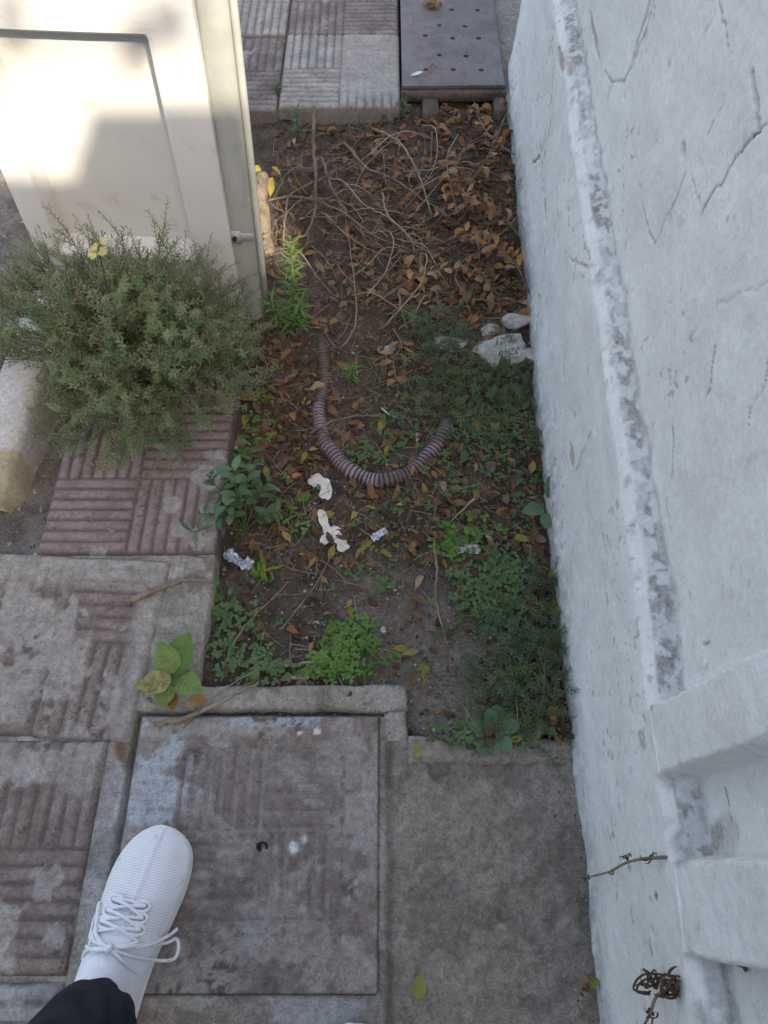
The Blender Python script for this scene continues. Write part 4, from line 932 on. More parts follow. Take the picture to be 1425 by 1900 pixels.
for i in range(90):
    u, v = rnd(470, 960), rnd(240, 640)
    if i > 62: u, v = rnd(430, 1000), rnd(620, 1300)
    a = rnd(0, 6.28); L = rnd(50, 140); k = rnd(-.6, .6)
    l = [(u + math.cos(a + k * t) * L * (t - .5), v + math.sin(a + k * t) * L * .8 * (t - .5)) for t in (0, .33, .66, 1)]
    P_ = [on_soil(*q) for q in l]
    if any(p.x > float(WALL(p.y)) - .01 or p.x < -.29 for p in P_): continue
    h = rnd(.008, .045) if v < 620 else rnd(.004, .012)
    P_ = [p + Vector((0, 0, h * rnd(.5, 1.3))) for p in P_]
    zn = min(ZONES, key=lambda q: (q[0] - u) ** 2 + ((q[1] - v) * 1.2) ** 2)[2]
    twig(P_, rnd(.0009, .0020), '%s dead twig lying over the litter %s' % ('short thin' if L < 80 else 'long thin' if L > 110 else 'thin', zn), tg, forks=random.choice((0, 0, 1, 2)), sides=4, n=5)
for i in range(30):
    u, v = rnd(470, 900), rnd(235, 600); a = rnd(-1.2, 1.2) + (1.57 if random.random() < .4 else 0); L = rnd(110, 260); k = rnd(-.8, .8)
    l = [(u + math.cos(a + k * t) * L * (t - .5), v + math.sin(a + k * t) * L * .7 * (t - .5)) for t in (0, .25, .5, .75, 1)]
    P_ = [on_soil(*q) for q in l]
    if any(p.x > float(WALL(p.y)) - .01 or p.x < -.285 or p.y > 1.97 for p in P_): continue
    P_ = [p + Vector((0, 0, h_)) for p, h_ in zip(P_, (.008, rnd(.02, .06), rnd(.03, .08), rnd(.02, .06), .008))]
    zn = min(ZONES, key=lambda q: (q[0] - u) ** 2 + ((q[1] - v) * 1.2) ** 2)[2]
    twig(P_, rnd(.0010, .0019), 'long pale dry vine stem arching over the litter %s' % zn, 'pale vine stems over the litter', material=m_vine, name='vine_stem', forks=random.choice((0, 1, 2)), sides=5, n=7)['category'] = 'stem'
# needles and bits of dry grass: too many to count
b = MB()
for _ in range(1300):
    u, v = rnd(430, 1050), rnd(220, 1380); p = on_soil(u, v, rnd(.002, .012))
    if p.x > float(WALL(p.y)) - .01 or p.x < -.29: continue
    if v > 1040 and u < 860 and random.random() < .6: continue
    a = rnd(0, 6.28); L = rnd(.012, .05); d = Vector((math.cos(a), math.sin(a), rnd(-.1, .25)))
    b.tube([p, p + d * L * .5 + Vector((0, 0, rnd(0, .004))), p + d * L], [.0008, .0008, .0004], 3, False)
tag(b.build('dry_grass', m_straw), 'bits of dry grass and needles scattered in the litter', kind='stuff')
# gravel crumbs on soil and pavement
b = MB()
def crumb(p, r):
    q = [Vector((rnd(.6, 1.2), 0, 0)), Vector((0, rnd(.6, 1.2), 0)), Vector((-rnd(.6, 1.2), 0, 0)), Vector((0, -rnd(.6, 1.2), 0)), Vector((0, 0, rnd(.5, 1))), Vector((0, 0, -.7))]
    m = Matrix.Rotation(rnd(0, 6), 3, Vector((rnd(-1, 1), rnd(-1, 1), 1)).normalized()); q = [p + (m @ a) * r for a in q]; n0 = len(b.v); b.v.extend([tuple(a) for a in q])
    for f in ((0, 1, 4), (1, 2, 4), (2, 3, 4), (3, 0, 4), (1, 0, 5), (2, 1, 5), (3, 2, 5), (0, 3, 5)): b.f.append(tuple(n0 + k for k in f)); b.m.append(b.mi)
for _ in range(2600):
    u, v = rnd(400, 1050), rnd(600, 1390); p = on_soil(u, v, .001)
    if p.x < float(WALL(p.y)) - .01 and p.x > -.29:
        b.mi = random.choice((0, 0, 0, 0, 1, 2)); crumb(p, rnd(.0012, .0036) if random.random() < .94 else rnd(.004, .006))
for _ in range(220):
    x, y = rnd(-.95, .28), rnd(-.4, .62)
    if y > .40 and x > -.33: continue
    if -.39 < x < .0 and -.03 < y < .36 and random.random() < .5: continue
    b.mi = random.choice((0, 2, 2)); crumb(Vector((x, y, .004)), rnd(.001, .0026))
for _ in range(900):
    b.mi = random.choice((0, 0, 2)); x, y = rnd(-1.3, -.62), rnd(.62, 1.7)
    crumb(Vector((x, y, -.07 + .05 * float(smooth(.9, .62, y)))), rnd(.002, .007))
for _ in range(200):
    y = rnd(-.1, .45); b.mi = random.choice((0, 1, 0, 2)); crumb(Vector((float(WALL(y)) - abs(random.gauss(0, .02)) - .010, y, .004 if y < .31 else sh(.3, y) + .002)), rnd(.0008, .0024))
tag(b.build('gravel', [m_pebble, m_soil, m_stone], shade=False), 'gravel crumbs scattered over soil and pavement', kind='stuff')

# ------------------------------------------------------------------ plants
def leafy_stem(bf, bs, pts, r, nl, L, Wd, up_bias=.3, start=.15, nseg=3, curl=.4, jitter=.5, waist=.5, spread=1.0, grow=0.0):
    """stem tube into bs, leaves spiralling round it into bf"""
    c = spline(pts, 6); k = len(c); bs.tube(c, [r * (1 - .6 * i / k) for i in range(k)], 4, False); ph = rnd(0, 6.28)
    for i in range(nl):
        t = start + (1 - start) * (i + rnd(0, .6)) / nl; t = min(t, .999); f = t * (k - 1); j = int(f); q = c[j].lerp(c[min(j + 1, k - 1)], f - j)
        tt = (c[min(j + 1, k - 1)] - c[max(j - 1, 0)]).normalized(); a = ph + i * 2.4
        n_ = tt.orthogonal().normalized(); s_ = Quaternion(tt, a) @ n_
        d = (s_ * spread + tt * rnd(.25, .9) + Vector((0, 0, up_bias)) + Vector((rnd(-1, 1), rnd(-1, 1), rnd(-1, 1))) * jitter * .4).normalized()
        l = L * rnd(.7, 1.2) * (1 - grow * t)
        bf.leaf(q, d, tt + Vector((0, 0, .5)), l, Wd * l / L, nseg, .25, curl * rnd(.3, 1.2), .8, waist)
# the big bush at the pillar foot
bc = Vector((-.485, 1.04, 0)); root = tag(empty('bushy_shrub', bc), 'big pale green bushy shrub with tiny leaves at the pillar foot', 'shrub')
bf = MB(); bs = MB(); bt = MB()
for i in range(420):
    th = rnd(0, 2 * math.pi); ph = math.acos(rnd(.02, 1.0)); 
    R_ = Vector((math.sin(ph) * math.cos(th) * (.27 if math.cos(th) > 0 else .29), math.sin(ph) * math.sin(th) * .245, math.cos(ph) * .285)) * (.72 + .62 * float(fbm(th * 1.4 + 3, ph * 2.2, 3, 8))) * (rnd(.70, 1.05) if i > 60 else rnd(.3, .7))
    o0 = bc + Vector((random.gauss(0, .05), random.gauss(0, .04), 0)); e = bc + R_ + Vector((0, 0, .03)); mid = o0.lerp(e, .5) + Vector((rnd(-.04, .04), rnd(-.04, .04), .05))
    if e.z < .02: e.z = rnd(.015, .04)
    if e.x < -.60 and e.y < 1.0 and e.z < .16: e.x = -.60 + rnd(0, .06); e.y += .06
    if e.y > 1.235 and e.x > -.73: e.y = rnd(1.17, 1.235)
    if e.x > -.27 and e.z < .10: e.x = -.27 - rnd(0, .04)
    leafy_stem(bt if random.random() < .30 else bf, bs, [o0, mid, e], .0014, 60, .0105, .0025, .15, .30, 2, .3, .7)
    # side shoots near the tip
    for _ in range(3):
        t = rnd(.5, .95); q = mid.lerp(e, t); d = (e - o0).normalized() + Vector((rnd(-1, 1), rnd(-1, 1), rnd(-.6, .8))) * .7
        e2 = q + d.normalized() * rnd(.03, .07)
        if e2.y > 1.24: continue
        leafy_stem(bt if random.random() < .25 else bf, bs, [q, q.lerp(e2, .5) + Vector((0, 0, .004)), e2], .0008, 26, .0095, .0023, .15, .05, 2, .3, .7)
[tag(rel(q_, root), kind='stuff') for q_ in (bf.build('foliage', m_green_bush), bs.build('stem', m_twig), bt.build('foliage', m_green_mid))]
for (u, v, zz, n) in [(182, 458, .27, 7)]:
    a_, b_, c_ = ray(u, v); yf = 1.02 if v > 420 else 1.12; sc = yf / b_; p0 = Vector((a_ * sc, yf, CAM_H + c_ * sc)); fl = MB()
    for i in range(n):
        q = p0 + Vector((rnd(-.018, .018), rnd(-.012, .012), rnd(-.014, .014)))
        for j in range(9):
            a = j * .7; fl.leaf(q, (math.cos(a) * .7, math.sin(a) * .6 - .3, rnd(.0, 1.0)), (0, 0, 1), .009, .008, 3, -.3, 1.6, .5, .7)
    rel(fl.build('flower_head', m_petal if v > 420 else m_green_lime), root)
fl = MB(); fl.tube(spline([Vector((-.50, 1.05, .05)), Vector((-.49, 1.03, .2)), p0], 6), .0016, 4); rel(fl.build('stem', m_stem_green), root)
# low spill of the same herb left of the kerb
root = tag(empty('low_herb', (-.86, 1.13, -.07)), 'pale low herb growing in the dirt left of the kerb', 'shrub'); bf = MB(); bs = MB()
for i in range(60):
    o0 = Vector((-.88 + random.gauss(0, .07), 1.15 + random.gauss(0, .10), -.08)); a = rnd(0, 6.28); e = o0 + Vector((math.cos(a) * .07, math.sin(a) * .07, rnd(.06, .16)))
    leafy_stem(bf, bs, [o0, o0.lerp(e, .5) + Vector((0, 0, .03)), e], .0014, 30, .012, .003, .15, .15, 2, .3, .6)
[tag(rel(q_, root), kind='stuff') for q_ in (bf.build('foliage', m_green_bush), bs.build('stem', m_twig))]

def weed(name, label, cat, base, mats, group=None):
    r_ = tag(empty(name, base), label, cat, group); return r_, MB(), MB(), (lambda bf, bs: [tag(rel(q_, r_), kind='stuff') for q_ in (bf.build('foliage', mats[0]), bs.build('stem', mats[1]))])
# tall narrow-leafed weed right of the conduit, tip in the sun
p = on_soil(540, 622); r_, bf, bs, fin = weed('tall_weed', 'tall narrow leafed weed with its lime tip in the sun beside the conduit', 'weed', p, (m_green_bright, m_stem_green))
top = Vector((p.x + .022, p.y + .03, p.z + .235))
leafy_stem(bf, bs, [p, p.lerp(top, .5) + Vector((.004, 0, 0)), top], .0028, 74, .046, .0058, .1, .12, 5, .9, .3, .4, 1.0, .35)
for dx in (-.03, .03):
    leafy_stem(bf, bs, [p, p + Vector((dx * .7, .0, .05)), p + Vector((dx, -.01, .11))], .002, 30, .036, .005, .1, .15, 5, .9, .3, .4)
fin(bf, bs)
# small rosette of the same kind inside the hose, and one near the tile step
for (u, v, hgt, lab, mt) in [(652, 715, .05, 'small spiky rosette weed inside the hose curve', m_green_bright), (553, 262, .09, 'pale spiky weed among litter near the conduit', m_green_mid), (745, 222, .05, 'little weed growing at the corner of the grey tile step', m_green_mid), (515, 195, .06, 'sparse weed in front of the far tile edge', m_green_mid)]:
    p = on_soil(u, v); r_, bf, bs, fin = weed('rosette_weed', lab, 'weed', p, (mt, m_stem_green))
    leafy_stem(bf, bs, [p, p + Vector((.002, 0, hgt * .5)), p + Vector((.004, .004, hgt))], .0018, 34, .028, .004, .2, .15, 4, .7, .4, .4)
    fin(bf, bs)
# broad-leafed weed right of the pink tile
p = on_soil(455, 985); r_, bf, bs, fin = weed('leafy_weed', 'broad leafed blue-green weed overhanging the pink tile corner', 'weed', p, (m_green_blue, m_stem_green))
for (dx, dy, dz, n) in [(.02, .10, .09, 9), (-.05, .05, .08, 9), (.05, .05, .07, 8), (-.06, -.01, .06, 8), (.0, .03, .12, 9), (.065, .0, .05, 6), (-.02, .0, .07, 7), (.02, .05, .1, 8), (-.075, -.04, .05, 5)]:
    e = p + Vector((dx * 1.15, dy * 1.1, dz * 1.35)); leafy_stem(bf, bs, [p, p.lerp(e, .5) + Vector((0, 0, .02)), e], .0022, n + 2, .032, .0155, .1, .35, 5, .7, .4, .5)
fin(bf, bs)
# grass tufts
for (u, v, n, L, lab, mt) in [(488, 1070, 14, .075, 'yellowing grass tuft below the broad leafed weed', m_green_lime), (425, 935, 7, .05, 'few grass blades at the edge of the pink tile', m_green_bright), (930, 690, 12, .06, 'grass tuft within the feathery weeds', m_green_mid)]:
    p = on_soil(u, v); b = MB()
    for _ in range(n):
        a = rnd(0, 6.28); b.leaf(p + Vector((rnd(-.012, .012), rnd(-.012, .012), 0)), (math.cos(a) * .7, math.sin(a) * .7, rnd(.4, 1.2)), (math.cos(a), math.sin(a), .6), L * rnd(.6, 1.1), .0055, 6, .3, 1.2, .5, .35)
    tag(b.build('grass_tuft', mt), lab, 'grass')
# broad mottled plant on the corner of the surround: six big leaves, each a part
pc = G(322, 1262, .006)
root = tag(empty('broad_leafed_plant', pc), 'low broad leafed plant with one mottled pale leaf at the cement corner', 'plant')
def big_leaf(u0, v0, u1, v1, z0, z1, wid, material, label=None, curl=.3, fold=.18):
    p0 = G(u0, v0, z0); p1 = G(u1, v1, z1); b = MB(); n = 12; L = (p1 - p0).length
    b.leaf(p0, p1 - p0 + Vector((0, 0, .25 * L)), (0, 0, 1), L * 1.12, wid * .92, n, fold, curl, .8, .40)
    # extra cross rows for veins: lift along side veins
    b.v = [(x, y, z + .0014 * math.sin(i * 2.1)) for i, (x, y, z) in enumerate(b.v)]
    mid_ = [Vector(b.v[3 * q + 1]) + Vector((0, 0, .0006)) for q in range(n)]; bl = list(b.v)
    b.tube([tuple(p0 + (pc - p0) * .9), tuple(p0)], .0016, 5, False)
    b.mi = 1; b.tube(mid_, [.0008 - .00005 * q for q in range(n)], 4, False)
    for q in range(2, n - 2, 2):
        for e_ in (0, 2):
            a_ = mid_[q]; c_ = Vector(bl[3 * (q + 2) + e_]) + Vector((0, 0, .0006)); b.tube([a_, a_.lerp(c_, .85)], .00035, 3, False)
    o = rel(b.build('leaf', [material, m_vein]), root)
    if label: o['label'] = label
big_leaf(318, 1252, 350, 1182, .022, .040, .054, m_green_bright)
big_leaf(320, 1250, 300, 1196, .028, .044, .046, m_broad)
big_leaf(330, 1262, 372, 1282, .020, .034, .044, m_broad)
big_leaf(312, 1272, 300, 1312, .016, .020, .036, m_broad)
big_leaf(318, 1262, 262, 1275, .038, .034, .042, m_variegated, 'mottled pale yellow leaf with brown patches', .1, .12)
big_leaf(272, 1270, 252, 1274, .026, .014, .018, m_green_lime, 'small lime leaf tip', .1, .1)
big_leaf(330, 1250, 345, 1268, .018, .022, .036, m_green_blue)
# seedling
for (u, v, du, dv, lab) in [(420, 1120, -18, -36, 'lone upright seedling leaf at the pavement edge')]:
    p = on_soil(u, v); r_, bf, bs, fin = weed('seedling', lab, 'weed', p, (m_green_bright, m_stem_green))
    for (dx, dy, dz, L, w) in [(-.016, .03, .03, .032, .013), (-.012, -.01, .012, .020, .010), (.012, -.006, .012, .022, .010), (.006, .012, .016, .016, .008)]:
        e = p + Vector((dx, dy, dz)) * .8; bs.tube([p, e], .0009, 4, False); bf.leaf(e, (dx, dy, dz * .4), (0, 0, 1), L, w, 5, .2, .4)
    fin(bf, bs)
# blue-green sprout growing out of the wall foot, and the low one nearer
for (u, v, zz, sc, lab) in [(1018, 955, .02, 1.25, 'blue-green sprout with three broad leaves at the wall foot'), (915, 1360, .0, 1.0, 'low blue-green weed at the corner of the concrete path')]:
    p = on_soil(u, v, 0); r_, bf, bs, fin = weed('sprout', lab, 'weed', p, (m_green_blue, m_stem_green))
    dirs = [(.0, .4, .5), (.45, .0, .4), (-.5, -.15, .3), (-.2, -.55, .3)] if v < 1000 else [(.4, .1, .3), (.1, .5, .3), (-.4, .1, .3), (-.3, -.4, .2), (.2, -.3, .3), (-.1, .3, .5), (.5, .35, .3)]
    for dx, dy, dz in dirs:
        d = Vector((dx, dy, dz)); e = p + d * .022 * sc + Vector((0, 0, zz)); bs.tube([p, e], .0012, 4, False); bf.leaf(e, d, (0, 0, 1), .036 * sc * rnd(.8, 1.1), .024 * sc, 6, .2, .6, .55, .5)
    fin(bf, bs)
# feathery weeds
def feathery(label, spots, n, h, mt, name='feathery_weed', L=.0095, w=.0016, nl=44):
    p = on_soil(*spots[0][:2]); r_, bf, bs, fin = weed(name, label, 'weed', p, (mt, m_stem_green)); bf2 = MB(); bf1 = bf
    for i in range(n):
        bf = bf2 if random.random() < .3 else bf1
        u, v, ru, rv = random.choice(spots); q = on_soil(u + random.gauss(0, ru * .62), v + random.gauss(0, rv * .62))
        if q.x > float(WALL(q.y)) - .01: continue
        a = rnd(0, 6.28); hh = h * rnd(.5, 1.35); e = q + Vector((math.cos(a) * hh * .8, math.sin(a) * hh * .8, hh * rnd(.25, .9)))
        e.x = min(e.x, float(WALL(e.y)) - .008)
        leafy_stem(bf, bs, [q, q.lerp(e, .5) + Vector((0, 0, h * .2)), e], .0009, nl, L, w, .2, .05, 2, .3, .8)
    fin(bf1, bs); tag(rel(bf2.build('foliage', m_green_olive), r_), kind='stuff')
feathery('feathery green weed in the middle of the bed by the flat rubble', [(815, 690, 70, 60), (850, 740, 50, 40), (800, 640, 40, 40)], 85, .085, m_green_deep, L=.011)
feathery('finer feathery weed between the rubble and the wall', [(940, 735, 60, 50), (900, 700, 50, 40)], 55, .06, m_green_deep)
feathery('dense blue-green feathery weed along the wall below the sprout', [(980, 1150, 70, 80), (960, 1220, 80, 60), (1010, 1100, 30, 60), (920, 1200, 50, 60), (1010, 1220, 35, 60), (1000, 1310, 40, 50), (940, 1300, 40, 40)], 185, .060, m_green_deep, nl=52)
# chickweed clumps: round small leaves
def chick(label, spots, n, mt, Ls=(.006, .011), h=.02, name='chickweed_clump'):
    p = on_soil(*spots[0][:2]); r_, bf, bs, fin = weed(name, label, 'weed', p, (mt, m_stem_green))
    for i in range(n):
        u, v, ru, rv = random.choice(spots); q = on_soil(u + random.gauss(0, ru * .62), v + random.gauss(0, rv * .62))
        if q.x > float(WALL(q.y)) - .008: continue
        e = q + Vector((rnd(-.014, .014), rnd(-.014, .014), rnd(.15, 1) * h)); bs.tube([q, e], .0006, 3, False)
        a = rnd(0, 6.28)
        for j in range(random.choice((2, 3, 4))):
            d = Vector((math.cos(a + j * 1.9), math.sin(a + j * 1.9), rnd(.0, .5))); L = rnd(*Ls); bf.leaf(e, d, (0, 0, 1), L, L * .75, 3, .15, .4, .5, .55)
    fin(bf, bs)
chick('bright chickweed clump above the cement strip', [(640, 1215, 45, 42), (660, 1190, 40, 35), (620, 1235, 30, 20)], 230, m_green_bright)
chick('chickweed patch under the long wall weeds', [(900, 1080, 50, 45), (930, 1060, 45, 40), (890, 1110, 40, 40), (930, 1130, 40, 30)], 260, m_green_mid)
chick('small leafed weed near the grey scrap', [(860, 1000, 35, 25), (830, 1020, 22, 18)], 60, m_green_bright, (.007, .014))
chick('low chickweed beside the seedling', [(440, 1150, 50, 30), (400, 1130, 20, 30)], 60, m_green_mid)
chick('low chickweed by the straws', [(440, 1225, 50, 30), (510, 1250, 60, 18)], 110, m_green_mid)
chick('chickweed sprinkled inside the hose curve', [(740, 800, 50, 45), (690, 850, 30, 20)], 90, m_green_mid, (.005, .009))
chick('chickweed sprinkled right of the hose', [(870, 830, 70, 50), (930, 800, 50, 40)], 130, m_green_mid, (.005, .009))
chick('thin ragged weeds sprawling over the soil right of the paper', [(760, 960, 90, 40), (700, 1060, 70, 50), (820, 880, 70, 40)], 120, m_green_mid, (.005, .010), .012)
chick('thin ragged weeds sprawling along the wall foot by the rubble', [(950, 850, 50, 70), (980, 960, 30, 60), (930, 760, 50, 40)], 150, m_green_mid, (.005, .010), .015)
chick('pale sprouting weeds at the left edge of the bed below the shrub', [(480, 780, 40, 60), (450, 870, 30, 40), (540, 950, 40, 40)], 90, m_green_bright, (.006, .011), .018)
feathery('wispy feathery weed trailing from the hose end to the wall', [(870, 790, 70, 30), (800, 740, 50, 40), (960, 820, 40, 40)], 45, .06, m_green_deep)
chick('low weeds creeping over the concrete edge beside the wall', [(960, 1370, 60, 25), (1030, 1380, 25, 35), (850, 1370, 40, 18)], 70, m_green_mid, (.005, .010), .014)
b = MB()
for (u, v) in [(1040, 1390), (980, 1385), (1000, 1330), (960, 1290), (1030, 1180), (690, 1240), (430, 1010), (560, 1010), (700, 700), (470, 1200), (850, 950), (900, 640), (980, 900)]:
    for _ in range(5):
        p = on_soil(u + rnd(-25, 25), v + rnd(-20, 20)); a = rnd(0, 6.28); b.leaf(p, (math.cos(a), math.sin(a), rnd(.3, 1)), (math.cos(a), math.sin(a), .6), rnd(.03, .06), .0035, 5, .3, 1.2, .5, .35)
tag(b.build('grass', m_green_bright), 'stray grass blades scattered between the weeds', kind='stuff')
b = MB()
for _ in range(700):                                        # seedlings everywhere
    u, v = rnd(400, 1040), rnd(380, 1370); q = on_soil(u, v, .003)
    if q.x > float(WALL(q.y)) - .01 or q.x < -.29 or fbm(u / 70, v / 70, 3, 5) < .47: continue
    for j in range(3):
        a = rnd(0, 6.28); L = rnd(.004, .009); b.leaf(q, (math.cos(a), math.sin(a), .3), (0, 0, 1), L, L * .6, 2, .15, .4)
tag(b.build('ground_weeds', m_green_mid), 'tiny seedlings sprinkled over the soil', kind='stuff')
# old vine stem behind the conduit, catching the sun
p = G(492, 470, -.04); vs = tag(empty('vine_stem', p), 'gnarly sunlit woody stem just behind the conduit', 'stem'); b = MB()
c = spline([G(497, 480, -.05), G(492, 440, -.02), G(488, 400, .02), G(484, 360, .05), G(487, 325, .06)], 10); b.tube(c, [.017 + .004 * float(vnoise(i * .6, 2)) - .0001 * i for i in range(len(c))], 12)
rel(b.build('trunk', m_bark), vs)

# dried sprigs stuck in the wall
def dry_wall_plant(name, label, pts, r, bits):
    root = tag(empty(name, pts[0]), label, 'dry plant'); b = MB(); c = spline(pts, 8); b.tube(c, [r * (1 - .5 * i / len(c)) for i in range(len(c))], 6); rel(b.build('stem', m_twig), root)
    b = MB()
    for (q, n, L, sp) in bits:
        for _ in range(n): b.leaf(q + Vector((rnd(-sp, sp), rnd(-sp, sp), rnd(-sp, sp))), (rnd(-1, .3), rnd(-1, 1), rnd(-1, 1)), (rnd(-1, 1), rnd(-1, 1), 1), L * rnd(.6, 1.3), L * .22, 7, .9, rnd(1.5, 4.0), .6, .4)
    tag(rel(b.build('leaf', m_leaf_dark), root), kind='stuff')
w1 = [WP(1255, 1588, -.01), WP(1232, 1592, .012), WP(1200, 1600, .022), WP(1165, 1618, .024), WP(1118, 1628, .022)]
dry_wall_plant('dry_wall_sprig', 'dried brown sprig sticking out of the ledge over the plinth', w1, .0022, [(w1[0], 26, .018, .008), (w1[4], 6, .010, .004), (WP(1195, 1590, .02), 5, .010, .004), (WP(1170, 1625, .022), 3, .010, .004), (w1[1], 6, .012, .004)])
w2 = [WP(1262, 1830, .0), WP(1258, 1845, .02), WP(1262, 1880, .03), WP(1248, 1905, .03)]
root2 = w2
dry_wall_plant('dry_wall_tuft', 'curled dead brown tuft hanging from the lowest ledge', w2, .0022, [(WP(1265, 1828, .008), 26, .017, .009), (WP(1245, 1820, .016), 18, .014, .008), (WP(1232, 1825, .018), 8, .012, .005), (w2[2], 8, .010, .004)])
b = MB()
for k in range(2):
    a0 = WP(1268, 1812 + 8 * k, .004); a1 = WP(1226 + 4 * k, 1808 + 9 * k, .018); a2 = WP(1216 + 6 * k, 1835 + 4 * k, .024); a3 = WP(1240, 1842 + 3 * k, .02); b.tube(spline([a0, a1, a2, a3], 6), .0012, 5)
tf = [o for o in bpy.data.objects if o.name == 'dry_wall_tuft'][0]; tag(rel(b.build('curled_stem', m_leaf_dark), tf), kind='stuff')
p = WP(1327, 1783, .004); b = MB()
for _ in range(9): b.leaf(p + Vector((0, rnd(-.006, .006), rnd(-.006, .006))), (-1, rnd(-1, 1), rnd(-1, 1)), (0, 0, 1), .012, .007, 3, .4, 1.4)
tag(b.build('dry_moss', m_leaf_dark), 'small dark dry moss tuft under the second pilaster', 'dry plant')

# ------------------------------------------------------------------ the photographer: white knit trainers and black trousers
per = tag(empty('person', (-.2, -.12, 0)), 'person in black trousers and white knit trainers standing by the cover', 'person')
def make_shoe(toe, heel):
    toe = Vector(toe); heel = Vector(heel); ax = (toe - heel); Ls = ax.length; ax.normalize(); sd_ = Vector((ax.y, -ax.x, 0))   # sd_: to the right
    so = empty('shoe', heel); so.parent = per; so.matrix_parent_inverse = Matrix.Translation(-per.location)
    to = lambda l, s, z: heel + ax * l * Ls + sd_ * s + Vector((0, 0, z))
    lt = np.array([0, .03, .10, .22, .36, .50, .62, .72, .80, .88, .94, .98, 1.0])
    lw = np.array([.006, .028, .039, .043, .043, .0445, .050, .0525, .0515, .045, .034, .023, .009])   # left half width
    rw = np.array([.006, .027, .036, .038, .037, .040, .047, .0515, .0525, .050, .043, .030, .011])
    ht = np.array([.050, .068, .086, .098, .099, .088, .076, .067, .061, .055, .048, .040, .030])
    tt = np.linspace(0, 1, 78); tt = 1 - (1 - tt) ** 1.25
    sm = lambda a: np.convolve(np.pad(np.interp(tt, lt, a), 2, 'edge'), np.ones(5) / 5, 'valid')
    sm2 = lambda a: np.minimum(np.convolve(np.pad(np.interp(tt, lt, a), 4, 'reflect', reflect_type='odd'), np.ones(9) / 9, 'valid'), 1); LW, RW, HT = np.maximum(sm2(lw), .003), np.maximum(sm2(rw), .003), sm(ht)
    na = 56; rows = []; kn = []; uvs = []
    for i, t in enumerate(tt):
        row = []; 
        for j in range(na + 1):
            a = math.pi * j / na; cx_ = math.cos(a); sx_ = math.sin(a); w = LW[i] if cx_ > 0 else RW[i]
            s_ = -w * math.copysign(abs(cx_) ** .80, cx_) * (1.0 - .06 * sx_)
            z = .011 + (HT[i] - .011) * sx_ ** .72
            s_ += math.copysign(.0022 * math.sin(math.pi * min(1, sx_ * 1.6)), s_) if abs(s_) > .01 else 0
            # seam ridge down the toe, eyelet stays either side of the tongue
            if .60 < t < .985: z += .0026 * math.exp(-((s_ - .004) / .0022) ** 2) * min(1, (t - .60) / .05)
            wr = .0018 * math.sin(t * 46 + s_ * 40) * (1 if .52 < t < .70 else 0) * sx_
            row.append(to(t, s_, z + wr)); kn.append((1.0 if z > .042 else .0 if z < .036 else .5) * (1 if t > .55 else .25)); arc = 0 if not row[:-1] else arc + (row[-1] - row[-2]).length; uvs.append((t * Ls / .0032, arc / .0030))
        rows.append(row)
    P = np.array([[tuple(q) for q in r] for r in rows]); 
    up = grid_mesh('upper', P, m_knit, so, attrs={'knit': np.array(kn)}); up.matrix_parent_inverse = Matrix.Translation(-heel - Vector(per.location) * 0)
    uvl = up.data.uv_layers.new(name='knit_uv'); uva = np.array(uvs); li = np.empty(len(up.data.loops), np.int32); up.data.loops.foreach_get('vertex_index', li); uvl.data.foreach_set('uv', uva[li].astype(np.float32).ravel())
    # sole
    b = MB(); ring = []
    for sgn, Wd in ((-1, LW), (1, RW)):
        idx = range(len(tt)) if sgn < 0 else range(len(tt) - 1, -1, -1)
        for i in idx: ring.append((tt[i], sgn * (Wd[i] + .0025)))
    prof_ = [(-.004, .001), (0, .004), (.0015, .010), (.0012, .017), (-.0005, .020), (-.006, .020)]
    rws = []
    for (o_, z) in [(a_ - .0028, b_) for a_, b_ in prof_]:
        rws.append([to(t, s_ + o_ * (1 if s_ > 0 else -1), z + .004 * max(0, t - .85) / .15) for t, s_ in ring])
    n0 = b.quadstrip(rws, True); b.f.append(tuple(range(n0, n0 + len(ring)))); b.m.append(0)
    o = b.build('sole', m_shoe, so); o.matrix_parent_inverse = Matrix.Translation(-heel)
    def top(t, s_):
        i = int(np.argmin(np.abs(tt - t))); w = LW[i] if s_ < 0 else RW[i]; k = min(.999, abs(s_) / w); cx_ = (k / .97) ** (1 / .80) if k < .96 else 1; sx_ = math.sqrt(max(0, 1 - min(1, cx_) ** 2))
        return .020 + (HT[i] - .020) * sx_ ** .72
    S_ = lambda t, s_, dz=.003: to(t, s_, top(t, s_) + dz)
    # tongue and padded collar
    b = MB(); rws = []
    for t in np.linspace(.30, .455, 14):
        k = (t - .30) / .17; half = .033 - .006 * k
        rws.append([to(t - .05 * abs(s_ / half) ** 2, s_, top(t, s_) + .004 + .020 * (1 - k) ** 2 - .004 * (s_ / half) ** 4) for s_ in np.linspace(-half, half, 17)])
    b.quadstrip(rws)
    b.tube([Vector(q) for q in rws[0]], .0062, 10); b.tube([Vector(q) for q in rws[3]], .0040, 8)
    o = b.build('tongue', m_lace, so); o.matrix_parent_inverse = Matrix.Translation(-heel)
    # eyelet loops and criss-cross laces, then the bow
    b = MB()
    eye = [(.655, .023), (.610, .025), (.565, .027), (.520, .029)]
    for k, (t, w) in enumerate(eye[:3]):
        for sgn in (-1, 1):
            b.tube(spline([S_(t + .012, sgn * (w - .014), .003), S_(t + .014, sgn * w, .003), S_(t - .006, sgn * (w + .004), .003), S_(t - .024, sgn * (w - .002), .003), S_(t - .026, sgn * (w - .014), .003)], 5), .0024, 6)
